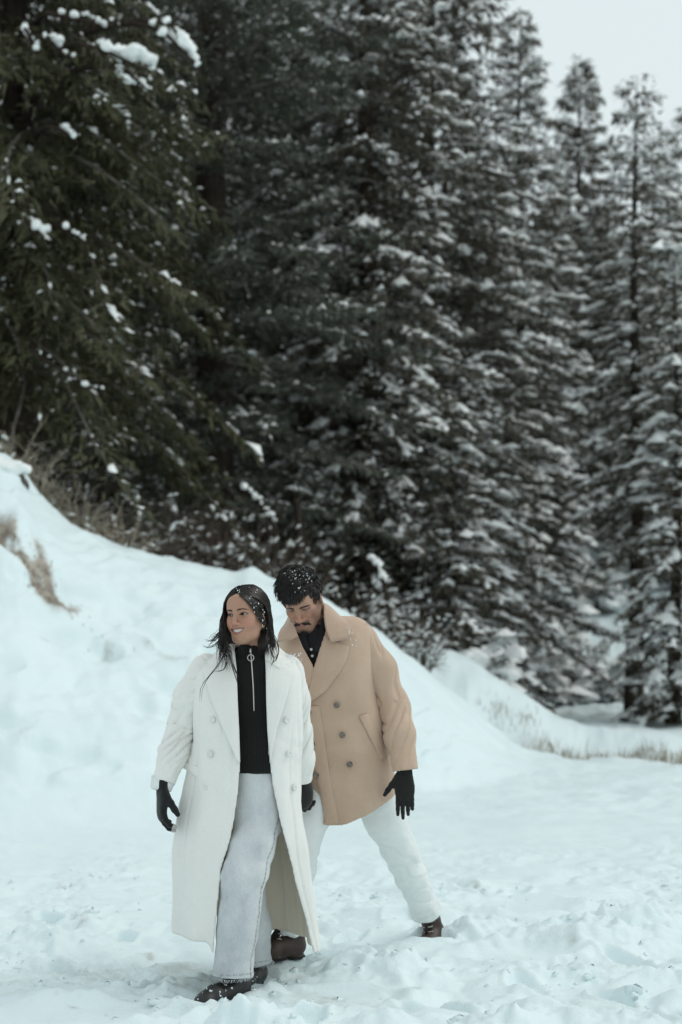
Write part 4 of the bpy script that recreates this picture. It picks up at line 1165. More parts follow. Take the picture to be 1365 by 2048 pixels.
def sleeve(pts, rad, cut_dir, t=.0165, h=.0062, seed=0, amp=.010, freq=14.0, start_cut=None):
    """hollow sleeve along pts; open at the last point"""
    pts = np.asarray(pts, float); pad = max(rad) + .03
    V = Vol(pts.min(0) - pad, pts.max(0) + pad, h)
    V.chain(pts, rad, .05)
    full = V.d.copy()
    shell(V, t)
    n = np.asarray(cut_dir, float); n /= np.linalg.norm(n); c = pts[-1]
    V.op(lambda x, y, z: -((x - c[0]) * n[0] + (y - c[1]) * n[1] + (z - c[2]) * n[2]), V.lo, V.lo + np.array(V.d.shape) * h, .003, True)
    v, q = V.mesh(); v = relax(v, q, 2, .5)
    # folds run across the arm
    best = np.full(len(v), 9.0); along = np.zeros(len(v)); axp = np.zeros_like(v); acc = 0
    for i in range(len(pts) - 1):
        ba = pts[i + 1] - pts[i]; L = np.linalg.norm(ba); tt = np.clip(((v - pts[i]) @ ba) / L ** 2, 0, 1)
        p = pts[i] + tt[:, None] * ba; dd = np.linalg.norm(v - p, axis=1); m = dd < best
        best[m] = dd[m]; along[m] = acc + tt[m] * L; axp[m] = p[m]; acc += L
    r = v - axp; r /= np.linalg.norm(r, axis=1)[:, None] + 1e-6
    n1 = fbm(along * freq + 1.3 * r[:, 0] + seed, r[:, 0] * 1.1 + r[:, 1] * .7, r[:, 2] * .9 + seed, 2)
    n3 = pn(along * freq * 1.5 + 1.2 * r[:, 0] + .8 * r[:, 1] + seed + 9, r[:, 0] * .5 + seed, r[:, 1] * .5)
    wv = .35 * n1 - .75 * np.exp(-(n3 / .10) ** 2) + .25
    el = .35 + .9 * np.exp(-((along / acc - .55) / .22) ** 2) + .5 * np.exp(-((along / acc - .1) / .1) ** 2)
    v = v + r * (amp * (wv - .15) * el)[:, None]
    # inner side = lining
    lin = ((normals(v, q) * r).sum(1) < -.25).astype(float)
    return v, q, lin

def disc_button(c, nrm, r, m, parent, name="button"):
    prof = np.array([(0, .0022), (.45, .0020), (.55, .0034), (.9, .0040), (1, .0022), (1, -.002)]) * [r, 1]
    n = 18; th = np.arange(n) / n * 2 * np.pi
    nz = np.asarray(nrm, float); nz /= np.linalg.norm(nz); ax = np.cross(nz, [0, 0, 1.0]); ax /= np.linalg.norm(ax); ay = np.cross(nz, ax)
    v = np.concatenate([np.asarray(c) + pr * (np.cos(th)[:, None] * ax + np.sin(th)[:, None] * ay) + pz * nz for pr, pz in prof])
    i = np.arange(len(prof) - 1)[:, None] * n; j = np.arange(n)[None]; jn = (j + 1) % n
    q = np.stack([i + j, i + n + j, i + n + jn, i + jn], -1).reshape(-1, 4)
    return put(parent, name, (v, q), m)

def locks_obj(parent, paths, rads, name="hair_locks", nseg=11, n=3, flat=.6):
    mb = MB()
    for p, r in zip(paths, rads):
        s = spline(p, nseg); t = np.linspace(0, 1, nseg)
        tube(mb, s, r * np.clip(np.minimum(t * 8 + .35, (1 - t) * 2.2 + .08), 0, 1), n, cap=False, flat=flat, side=(0.2, 1, .1))
    o = mb.obj(name, M_HAIR); o["kind"] = "stuff"
    return put_obj(parent, o)
def put_obj(parent, o):
    if parent.type == 'EMPTY': place(parent, o)
    else: o.parent = parent
    return o

def surf_y(hv, x, z, r=.0035):
    m = (np.abs(hv[:, 0] - x) < r) & (np.abs(hv[:, 2] - z) < r)
    return hv[m, 1].min() if m.any() else -.09

def brow_paths(X, s, female, rs, hv):
    out = []
    for k in range(26):
        t = k / 25; x = s * (.0125 + .038 * t)
        zb = (.0170 if female else .0130) + (.0065 if female else .0040) * math.sin(min(t * 1.5, 1.57)) - (.0060 if female else .004) * max(0, t - .55) ** 1 * 1.6
        y = surf_y(hv, x, zb) - .0004
        for m in range(2):
            a = np.array([x + rs.normal() * .0006, y - .0005, zb + rs.normal() * (.0017 if female else .0022) * (1.15 - t)])
            d = np.array([s * .0065 * (.5 + t * .6), .0020 + .003 * t, .0042 * (1 - t * 1.6)])
            out.append(X(np.array([a, a + d * .5 + [0, -.0006, 0], a + d])))
    return out

def body_mesh(P_, female):
    """one continuous body under the clothes; P_ is a dict of joint positions"""
    pts = np.array(list(P_.values())); V = Vol(pts.min(0) - .2, pts.max(0) + .2, .012)
    k = .06; g = 1.0 if not female else .9
    V.chain([P_["pelvis"], P_["waist"], P_["chest"]], [.125 * g, .112 * g, .125 * g], k, flat=((0, 1, 0), .72))
    V.chain([P_["chest"], P_["neck"], P_["head"]], [.10 * g, .052 * g, .050 * g], k)
    for s in "RL":
        V.chain([P_["chest"], P_["sh" + s], P_["el" + s], P_["wr" + s]], [.07 * g, .046 * g, .036 * g, .024 * g], .03)
        V.chain([P_["pelvis"], P_["hip" + s], P_["kn" + s], P_["an" + s]], [.07 * g, .054 * g, .040 * g, .032 * g], .03)
    v, q = V.mesh()
    return relax(v, q, 2, .5), q

def join_body(parent, mat_, bv, bq, hv, hq, masks, lab):
    n = len(bv)
    at = {k: np.concatenate([np.zeros(n), a]) for k, a in masks.items()}
    return put(parent, "body", (np.concatenate([bv, hv]), np.concatenate([bq, hq + n])), mat_, lab, at)

# ------------------------------------------------------------------ the woman
def build_woman():
    D0 = 5.75; W = lambda u, v, dy=0.0: P(u, v, D0 + dy)
    rs = np.random.RandomState(3)
    base = W(485, 1985, .02)
    root = empty("person", (base[0], base[1], .03), "smiling woman with long black hair in open white coat and pale jeans, glancing sideways", "person", "couple walking in the snow")
    # head
    hv, hq, hm = head_mesh(True)
    R = Rmat(-math.radians(27), math.radians(-1), -math.radians(5)); eye_mid = W(474, 1230, -.13)
    sc = .97
    X = lambda v: (np.asarray(v) - [0, -.085, 0]) * (np.array([.94, 1, 1.0]) * sc) @ R.T + eye_mid
    J = dict(pelvis=W(512, 1590), waist=W(508, 1500), chest=W(500, 1375, .01), neck=X((0, .055, -.17)), head=X((0, .03, -.08)),
             shR=W(418, 1342, .03), elR=W(362, 1460, .04), wrR=W(330, 1556, -.03), shL=W(574, 1346, .05), elL=W(596, 1460, .10), wrL=W(603, 1550, .14),
             hipR=W(485, 1610, .02), knR=W(488, 1750, .08), anR=W(506, 1930, .14), hipL=W(530, 1610, -.01), knL=W(494, 1750, -.10), anL=W(466, 1945, -.08))
    bv, bq = body_mesh(J, True)
    join_body(root, M_SKIN_W, bv, bq, X(hv), hq, hm, "face turned aside with a wide smile")
    for s in (-1, 1):
        build_eye(root, X, s, (-.20, -1, .06))
    # teeth: one curved row with separated crowns
    mb = MB()
    for i in range(10):
        x0 = (i - 5) * .0064; x1 = x0 + .0062; ys = [-.0915 + .0180 * (x / .036) ** 2 for x in (x0, x1)]
        zc = -.0645 + .0110 * ((x0 + x1) / 2 / .0365) ** 2
        h0, h1 = zc + .011, zc - .0066 + .0006 * (i % 2)
        bx = np.array([[x0, ys[0], h0], [x1, ys[1], h0], [x1, ys[1] + .0006, h1], [x0, ys[0] + .0006, h1], [x0, ys[0] + .004, h0], [x1, ys[1] + .004, h0], [x1, ys[1] + .004, h1], [x0, ys[0] + .004, h1]])
        mb.add(X(bx), [[0, 3, 2, 1], [4, 5, 6, 7], [0, 1, 5, 4], [3, 7, 6, 2], [0, 4, 7, 3], [1, 2, 6, 5]])
    t = mb.obj("teeth", M_TEETH, smooth=False); t["kind"] = "stuff"; place(root, t)
    mb = MB()
    for s in (-1, 1):
        for pth in brow_paths(X, s, True, rs, hv): tube(mb, pth, [.0004, .0006, .0003], 4, cap=False)
    o = mb.obj("eyebrows", M_HAIR); o["kind"] = "stuff"; place(root, o)
    # hair: cap, then locks
    V = Vol((-.10, -.12, -.16), (.10, .13, .135), .003)
    V.ell((0, .012, .030), (.081, .100, .0895))
    V.ell((0, .050, -.06), (.078, .060, .10), .03)
    V.ell((0, -.092, -.028), (.0665, .074, .0985), .010, sub=True)
    V.op(lambda x, y, z: np.maximum(np.abs(x) - .2, np.maximum(y - .010, z + .012)), (-.1, -.12, -.16), (.1, .010, -.012), .03, True)
    V.ell((.085, -.028, -.020), (.045, .048, .060), .012, sub=True); V.ell((.062, -.075, .035), (.036, .036, .036), .012, sub=True)
    v, q = V.mesh(); v = relax(v, q, 2)
    ridge = .0016 * np.sin(v[:, 1] * 500 + 60 * v[:, 0]) ; v = v + normals(v, q) * ridge[:, None]
    part = np.exp(-(v[:, 0] / .004) ** 2) * (v[:, 2] > .05); v[:, 2] -= .004 * part
    hair = put(root, "hair", (X(v), q), M_HAIR, "long straight black hair parted in the middle, dusted with snow")
    paths, rads = [], []
    gx = lambda beta, phi, s, off: np.array([s * (.073 + off) * math.cos(beta) * math.sin(phi), .010 + (.094 + off) * math.sin(beta), .030 + (.084 + off) * math.cos(beta) * math.cos(phi)])
    for s in (-1, 1):
        for k in range(430):
            f = (k + rs.rand()) / 430; b0 = math.radians(-60 + 137 * f)
            off = rs.uniform(.006, .013)
            sweep = math.radians(24 if s < 0 else 62) * (1 - f) ** 1.1
            pts = [gx(b0 + sweep * (ph / 1.6) ** (1.5 if s < 0 else 2.1), ph, s, off + (.010 * ph if s < 0 else .003 * ph)) for ph in (.03, .4, .8, 1.2, 1.55)]
            w = X(np.array(pts))
            e = w[-1]
            if s < 0:      # falls in front of and over the coat, wind lifts a few
                if f < .35:
                    u, v_, dd = rs.uniform(432, 470), rs.uniform(1290, 1345), -.17
                    mid = P(rs.uniform(440, 452), rs.uniform(1262, 1280), D0 - .12)
                elif f < .6 and rs.rand() < .45:
                    u, v_, dd = rs.uniform(412, 440), rs.uniform(1276, 1300), -.10
                    mid = P(rs.uniform(438, 452), rs.uniform(1258, 1272), D0 - .06)
                else:
                    u, v_, dd = rs.uniform(440, 500), rs.uniform(1300, 1350), .06
                    mid = P(rs.uniform(440, 470), rs.uniform(1265, 1290), D0 + .02)
            else:
                if f < .3 and rs.rand() < .25:
                    u, v_, dd = rs.uniform(535, 556), rs.uniform(1290, 1330), -.12
                    mid = P(rs.uniform(540, 550), rs.uniform(1268, 1290), D0 - .07)
                else:
                    u, v_, dd = rs.uniform(515, 553), rs.uniform(1288, 1330), .02
                    mid = P(rs.uniform(526, 546), rs.uniform(1262, 1280), D0 - .02)
            end = P(u, v_, D0 + dd)
            m2 = (mid + end) / 2 + rs.normal(size=3) * .006
            paths.append(np.concatenate([w, [e * .5 + mid * .5 + rs.normal(size=3) * .003, mid, m2, end]])); rads.append(rs.uniform(.0014, .0034))
    bvh = BVHTree.FromPolygons([tuple(p) for p in X(hv)], [tuple(int(a) for a in f) for f in hq])
    o0 = Vector((0, 0, CAM_Z)); LP = lambda a, b, w: (a[0] + (b[0] - a[0]) * w, a[1] + (b[1] - a[1]) * w)
    sparkle = []
    for k in range(270):
        w = rs.rand() ** 1.25
        g = [LP((479, 1191), (489, 1178), w), LP((492, 1200), (507, 1180), w), LP((505, 1215), (525, 1192), w), LP((515, 1231), (536, 1216), w), LP((524, 1246), (541, 1238), w)]
        dd = []
        for (a, b) in g:
            hit = bvh.ray_cast(o0, (Vector(P(a, b, 5.7)) - o0).normalized())
            dd.append(hit[0].y if hit[0] is not None else np.nan)
        dd = np.array(dd); ok = ~np.isnan(dd)
        dd = np.interp(np.arange(5), np.arange(5)[ok], dd[ok] - .009 - .004 * rs.rand()) if ok.any() else np.full(5, 5.72)
        dd[~ok] = np.maximum(dd[~ok], 5.71)
        pts = [P(a + rs.normal() * .4, b + rs.normal() * .4, d) for (a, b), d in zip(g, dd)]
        pts += [P(535 + 9 * w + rs.normal(), 1262 + rs.normal(), 5.72), P(537 + 10 * w + rs.normal() * 3, 1288, 5.70), P(536 + 14 * rs.rand(), 1305 + 30 * rs.rand(), 5.68)]
        paths.append(np.array(pts)); rads.append(rs.uniform(.0013, .0030))
        if k % 5 == 0: i_ = rs.randint(1, 6); q_ = rs.rand(); sparkle.append(pts[i_] * q_ + pts[i_ + 1] * (1 - q_) + np.array([rs.normal() * .003, -.006, rs.normal() * .004]))
    for k in range(110):   # hair behind the jaw, in front of the neck
        a_ = rs.rand()
        paths.append(np.array([P(530 + 5 * a_, 1248, 5.70), P(524 + 9 * a_ + rs.normal(), 1268, 5.675), P(517 + 17 * a_ + rs.normal(), 1285, 5.655), P(518 + 20 * a_ + rs.normal() * 2, 1300 + 12 * rs.rand(), 5.64)])); rads.append(rs.uniform(.0014, .0028))
    # single wisps over the lapel and the blown ends
    wisps = [[(452, 1275), (447, 1310), (430, 1338), (405, 1372), (402, 1405)], [(455, 1280), (458, 1315), (448, 1338), (425, 1343)], [(448, 1262), (430, 1278), (412, 1283)], [(450, 1268), (436, 1287), (418, 1294), (405, 1290)],
             [(545, 1270), (556, 1296), (553, 1318), (540, 1328)], [(538, 1275), (541, 1305), (548, 1318), (540, 1336)], [(456, 1285), (462, 1320), (470, 1350), (478, 1380)], [(460, 1290), (468, 1330), (482, 1365)],
             [(446, 1255), (436, 1268), (424, 1279), (409, 1281)], [(544, 1262), (555, 1284), (558, 1306), (548, 1318)]]
    for wsp in wisps:
        for r in range(3):
            paths.append(np.array([P(u + rs.normal() * 1.5, v_ + rs.normal() * 1.5, D0 - .165 - .012 * i) for i, (u, v_) in enumerate(wsp)])); rads.append(rs.uniform(.0010, .0019))
    locks_obj(hair, paths, rads)
    pts = []
    for k in range(70):
        s = 1 if rs.rand() < .72 else -1; f = rs.rand()
        pts.append(X(gx(math.radians(-55 + 100 * f * rs.rand()), abs(rs.normal(0, .8)) if s > 0 else abs(rs.normal(0, .5)), s, .0135)))
    flakes(hair, np.array(pts[:34] + sparkle), .0010, .0034, 5)
    # earring
    mb = MB(); th = np.linspace(0, 2 * np.pi, 17); e0 = np.array([.0775, -.004, -.050])
    tube(mb, X(np.stack([e0[0] + 0 * th, e0[1] + .0065 * np.cos(th), e0[2] + .0075 * np.sin(th)], -1)), .0019, 6, cap=False)
    put_obj(root, mb.obj("earring", M_GOLD))
    # sweater
    sp = Prof([(1284, 482, 540, -.015, .060), (1296, 478, 541, -.015, .064), (1310, 470, 548, -.01, .075), (1330, 440, 575, .0, .10), (1380, 428, 588, .01, .118), (1450, 432, 586, .005, .115), (1520, 440, 580, 0, .112), (1560, 436, 590, 0, .12)], D0)
    V = Vol(W(405, 1560) - [0, .25, 0], W(615, 1275) + [0, .25, 0], .0065)
    V.op(sp.f, V.lo, V.lo + np.array(V.d.shape) * .0065)
    zb = W(0, 1546, -.1)[2]; zt = W(0, 1288, -.06)[2]
    V.d = smax(V.d, np.broadcast_to((zb - V.x[2])[None, None], V.d.shape), .012); V.d = smax(V.d, np.broadcast_to((V.x[2] - zt)[None, None], V.d.shape), .012)
    V.ell(X((0, .045, -.13)), (.052, .052, .10), .004, sub=True)
    v, q = V.mesh(); v = relax(v, q, 2)
    fd = .006 * fbm(v[:, 0] * 5, v[:, 1] * 4, v[:, 2] * 14, 3); band = np.exp(-((v[:, 2] - zb - .045) / .006) ** 2)
    v = v + normals(v, q) * (fd - .003 * band)[:, None]
    sweater = put(root, "sweater", (v, q), M_SWEATER, "black ribbed half-zip turtleneck sweater")
    zp = [(502, 1300), (504, 1330), (507, 1375), (508.5, 1422)]
    zc = spline(np.array(zp, float), 30)
    Dz = sp.front(zc[:, 0], zc[:, 1], 5.45, 5.8) - .004
    mb = MB(); tube(mb, np.array([P(a, b, d) for (a, b), d in zip(zc, Dz)]), .0028, 6)
    put_obj(sweater, mb.obj("zipper", M_METAL))
    mb = MB(); c0 = P(501.5, 1302, Dz[0] - .006)
    tube(mb, np.array([c0 + [0, 0, .010], c0, c0 - [0, 0, .010]]), [.0035, .0045, .003], 6)
    c1 = P(502, 1315.5, Dz[3] - .010)
    tube(mb, np.array([c1 + [.0125 * math.cos(a), 0, .0125 * math.sin(a)] for a in th]), .0019, 6, cap=False)
    put_obj(sweater, mb.obj("zipper_pull", M_METAL, None)).__setitem__("label", "silver ring zipper pull")
    # jeans
    V = Vol(W(405, 2000, -.4) + [0, .1, 0], W(610, 1515, .1) + [0, .30, 0], .007)
    hp = Prof([(1515, 462, 560, 0, .105), (1560, 455, 570, 0, .118), (1620, 450, 572, 0, .125), (1660, 450, 570, 0, .12), (1680, 455, 565, 0, .10)], D0)
    hi = V.lo + np.array(V.d.shape) * V.h
    zlo = W(0, 1672)[2]; ztop = W(0, 1525)[2]
    hip = hp.f(V.x[0][:, None, None], V.x[1][None, :, None], V.x[2][None, None, :]).astype(np.float32)
    hip = smax(hip, np.broadcast_to((zlo - V.x[2])[None, None], hip.shape), .05); hip = smax(hip, np.broadcast_to((V.x[2] - ztop)[None, None], hip.shape), .01)
    V.d = smin(V.d, hip, .0)
    legR = [W(480, 1615, .03), W(487, 1745, .09), W(504, 1850, .13), W(508, 1962, .16)]
    V.chain(legR, [.098, .080, .078, .084], .03, k0=.05)
    rightd = V.d.copy()
    legL = [W(520, 1612, -.015), W(505, 1690, -.08), W(489, 1750, -.11), W(476, 1860, -.10), W(462, 1980, -.09)]
    L = Vol(V.lo, hi - V.h, V.h); L.d = np.full_like(V.d, 9.0)
    L.chain(legL, [.092, .090, .089, .080, .083], .03)
    V.d = smin(V.d, L.d, .018)
    hemz = W(0, 1962, -.17)[2]
    V.d = smax(V.d, np.broadcast_to((hemz - V.x[2])[None, None], V.d.shape), .004)
    for a, r in ((legL[-1], .070), (legR[-1], .070)):
        V.cap(a + [0, 0, -.02], a + [0, 0, .05], r, r, .004, sub=True)
    v, q = V.mesh(); v = relax(v, q, 2)
    n_ = normals(v, q); x, y, z = v.T
    f1 = fbm(x * 7 + z * 2.5, y * 6, z * 9 - x * 5, 3) * (.35 + np.exp(-((z - .50) / .16) ** 2) * .8 + .7 * np.exp(-((z - .14) / .08) ** 2))
    v = v + n_ * (.0105 * f1)[:, None]
    # side seam of the leading leg: the line where the surface turns away on the image-right side
    lc = np.array([np.interp(z, [p[2] for p in legL[::-1]], [p[i] for p in legL[::-1]]) for i in range(2)]).T
    ang = np.arctan2(v[:, 1] - lc[:, 1], v[:, 0] - lc[:, 0])
    seam = np.exp(-((ang + .45) / .045) ** 2) * (z < .80) * (.5 + .5 * (np.sin(z * 330) > -.2))
    seam = np.maximum(seam, .8 * np.exp(-((z - hemz - .022) / .0022) ** 2) * (np.sin(x * 420 + y * 300) > -.3))
    jeans = put(root, "jeans", (v, q), M_DENIM, "pale washed wide-leg jeans with frayed hems", {"seam": seam})
    mb = MB()
    for lg, rr in ((legL[-1], .080), (legR[-1], .081)):
        for a in np.linspace(0, 6.283, 90):
            p = np.array([lg[0] + rr * math.cos(a), lg[1] + rr * math.sin(a), hemz + .004])
            tube(mb, np.array([p, p + [rs.normal() * .002, rs.normal() * .002, -.006], p + [rs.normal() * .003, rs.normal() * .003, -.010 - .005 * rs.rand()]]), [.0014, .0011, .0006], 4, cap=False)
    o = mb.obj("hem_fringe", M_DENIM); o["kind"] = "stuff"; o.parent = jeans; o.matrix_parent_inverse = Matrix()
    # boots
    for (hu, hv_, hd), (tu, tv, td), zs, lab in (((486, 1968, -.05), (415, 1998, -.19), .000, "black boot caked with snow, leading foot"), ((512, 1950, .14), (488, 1968, .03), .010, "black boot of the trailing foot")):
        h_ = W(hu, hv_, hd); t_ = W(tu, tv, td); d = t_ - h_; d[2] = 0
        Xb = frame((h_[0] + d[0] * .35, h_[1] + d[1] * .35, zs), (0, 0, 1), -d)
        v, q, lv = boot_mesh(Xb, (0, .045, .20))
        b = put(root, "boot", (v, q), M_BOOT_BLACK, lab)
        pts = v[(lv[:, 2] > .03) & (lv[:, 1] < -.03)]; flakes(b, pts[rs.choice(len(pts), 26)], .0015, .006, 8)
    # coat body
    def fold(th, z):
        a = np.interp(z, [.15, .45, .85, 1.1], [.032, .022, .005, 0])
        return a * (np.sin(5 * th + 1.2 + 1.1 * z) * .6 + .5 * np.sin(9 * th + 2.4 - 1.5 * z)) + .004 * np.sin(3 * th + 9 * z)
    cp = Prof([(1930, 350, 636, .16, .37), (1900, 352, 634, .16, .36), (1800, 354, 622, .13, .31), (1700, 353, 612, .09, .25), (1600, 366, 607, .05, .205), (1500, 380, 602, .03, .178), (1400, 386, 604, .02, .165),
               (1350, 392, 604, .02, .150), (1328, 402, 598, .02, .125), (1310, 425, 578, .02, .10), (1295, 450, 558, .02, .085), (1280, 465, 545, .02, .075)], D0, fold)
    h = .0072
    V = Vol((-.78, 5.40, .10), (-.05, 6.36, 1.46), h)
    V.op(cp.f, V.lo, V.lo + np.array(V.d.shape) * h)
    zt = W(0, 1288)[2]
    V.d = smax(V.d, np.broadcast_to((V.x[2] - zt)[None, None], V.d.shape), .02)
    outer = V.d.copy()
    shell(V, .0155, .006)
    hz = .165
    V.d = smax(V.d, hz + .075 * sstep(-.490, -.535, V.x[0])[:, None, None] - V.x[2][None, None] + 0 * V.d, .009)
    De = 5.585
    ev = np.array([1260, 1310, 1400, 1500, 1545, 1600, 1640, 1680, 1740, 1850, 1960]); eL = [470, 468, 474, 480, 480, 475, 469, 461, 442, 431, 420]; eR = [530, 531, 533, 537, 541, 549, 556, 565, 581, 607, 634]
    ez = CAM_Z + (HOR_V - ev) * De / F_PX
    def wedge(x, y, z):
        xl = np.interp(-z, -ez, (np.array(eL) - CEN_U) * De / F_PX); xr = np.interp(-z, -ez, (np.array(eR) - CEN_U) * De / F_PX)
        cy = np.interp(z, [.15, .6, 1.4], [5.80, 5.78, 5.74])
        return np.maximum(np.maximum(xl - x, x - xr), y - cy)
    V.op(wedge, V.lo, V.lo + np.array(V.d.shape) * h, .009, True)
    V.ell(X((0, .045, -.13)), (.075, .075, .16), .004, sub=True)
    v, q = V.mesh(); v = relax(v, q, 2)
    ii = np.clip(np.round((v - V.lo) / h).astype(int), 0, np.array(V.d.shape) - 1)
    lin = sstep(-.007, -.0095, outer[ii[:, 0], ii[:, 1], ii[:, 2]])
    ax = np.stack([np.interp(v[:, 2], cp.zz, cp.c[0]), np.interp(v[:, 2], cp.zz, cp.c[1])], -1)
    rd = v[:, :2] - ax; rd /= np.linalg.norm(rd, axis=1)[:, None] + 1e-6
    th_ = np.arctan2(rd[:, 0], -rd[:, 1]); crease = np.exp(-(pn(th_ * 2.3, v[:, 2] * 1.1, 3.3) / .09) ** 2) * np.interp(v[:, 2], [.2, .8, 1.15, 1.3], [.8, 1, .6, 0])
    w = -.006 * crease + .010 * fbm(v[:, 0] * 4.5, v[:, 1] * 3.5, v[:, 2] * 1.8, 3) + .003 * fbm(v[:, 0] * 14, v[:, 1] * 14, v[:, 2] * 6, 2)
    w += .006 * fbm(v[:, 0] * 9 + v[:, 2] * 6, v[:, 1] * 5, v[:, 2] * 9, 2) * np.exp(-((v[:, 2] - 1.0) / .12) ** 2)
    v[:, :2] += rd * w[:, None]
    coat = put(root, "coat", (v, q), M_WHITE, "long white double-breasted coat hanging open, beige lining inside", {"lining": lin})
    slv = [([W(414, 1340, .03), W(379, 1395, .035), W(363, 1455, .04), W(347, 1506, .0), W(327, 1566, -.04)], [.070, .060, .052, .052, .047], (-.25, -.35, -1)),
           ([W(574, 1344, .05), W(588, 1400, .07), W(596, 1460, .10), W(602, 1515, .12), W(604, 1563, .145)], [.070, .057, .052, .049, .045], (.05, .30, -1))]
    for k, (p, r, cd) in enumerate(slv):
        v, q, l_ = sleeve(p, r, cd, seed=k * 7, amp=.014, freq=10)
        put(coat, "sleeve", (v, q), M_WHITE, None, {"lining": l_})
    # ribbed cuff under the coat sleeve
    c = W(325, 1568, -.03); mb = MB(); tube(mb, np.array([c + [.003, 0, .03], c, c - [.006, .004, .020], c - [.007, .005, .026]]), [.046, .047, .043, .036], 20)
    put_obj(root, mb.obj("shirt_cuff", M_WPANTS)).__setitem__("label", "white knitted cuff showing below the coat sleeve")
    kw = dict(d0=5.35, d1=5.9)
    lap = [patch(cp, [(470, 1300), (474, 1340), (476, 1400), (479, 1460), (481, 1524)], [(424, 1326), (407, 1340), (420, 1392), (446, 1456), (478, 1526)], oA=.006, oB=.019, nv=14, nu=34, **kw),
           patch(cp, [(530, 1300), (532, 1340), (533, 1400), (535, 1460), (540, 1524)], [(572, 1330), (588, 1342), (574, 1396), (555, 1456), (541, 1526)], oA=.006, oB=.019, nv=14, nu=34, **kw)]
    for vq in lap: put(coat, "lapel", vq, M_WHITE)
    col = [patch(cp, [(466, 1286), (468, 1300), (471, 1318)], [(436, 1300), (420, 1328), (420, 1343)], oA=.018, oB=.018, nv=12, nu=14, **kw),
           patch(cp, [(532, 1286), (531, 1300), (531, 1318)], [(556, 1298), (572, 1325), (570, 1346)], oA=.018, oB=.018, nv=12, nu=14, **kw)]
    for vq in col: put(coat, "collar", vq, M_WHITE)
    put(coat, "pocket_flap", patch(cp, [(371, 1522), (385, 1528), (401, 1536)], [(367, 1536), (382, 1545), (396, 1556)], oA=.003, oB=.009, nv=8, nu=14, **kw), M_WHITE)
    for u, v_ in ((426, 1440), (420, 1508), (412, 1574), (574, 1440), (579, 1508), (590, 1575)):
        d = cp.front([u], [v_], 5.3, 5.95)[0]; p = P(u, v_, d - .008); nn = p - np.array([(490 - CEN_U) * 5.8 / F_PX, 5.85, p[2]])
        disc_button(p, nn, .013, M_BUTTON_W, coat)
    # snow on the shoulder
    pts = np.array([P(u, v_, D0 - .02 + rs.normal() * .03) for u, v_ in [(572 + rs.rand() * 32, 1305 + rs.rand() * 24) for _ in range(60)]])
    flakes(coat, pts, .001, .0035, 9)
    # gloves
    Xh = frame(W(325, 1580, -.05), (-.02, -.06, -1), (1, .35, 0))
    v, q, lv = hand_mesh(Xh, -1, .42, .04, thumb=(.50, .45, .74), fat=1.12, thumb_curl=.25)
    g = put(root, "glove", (v, q), M_GLOVE, "black knit glove with grey fingertips, hanging free")
    tipm = np.min([np.linalg.norm(lv - t_, axis=1) for t_ in TIPS[:2]], axis=0) < .0165
    # grey touch-screen cap on the fingertips
    fq = q[tipm[q].all(1)]
    if len(fq):
        used = np.unique(fq); mp = np.full(len(v), -1); mp[used] = np.arange(len(used))
        put(g, "fingertip", (v[used] + normals(v, q)[used] * .0015, mp[fq]), M_TIP)["kind"] = "stuff"
    Xh = frame(W(606, 1562, .15), (0, .25, -1), (-.5, 1, 0))
    v, q, lv = hand_mesh(Xh, 1, .75, .02, fat=1.1)
    put(root, "glove", (v, q), M_GLOVE, "black glove holding the man's hand beside the coat")
    return root

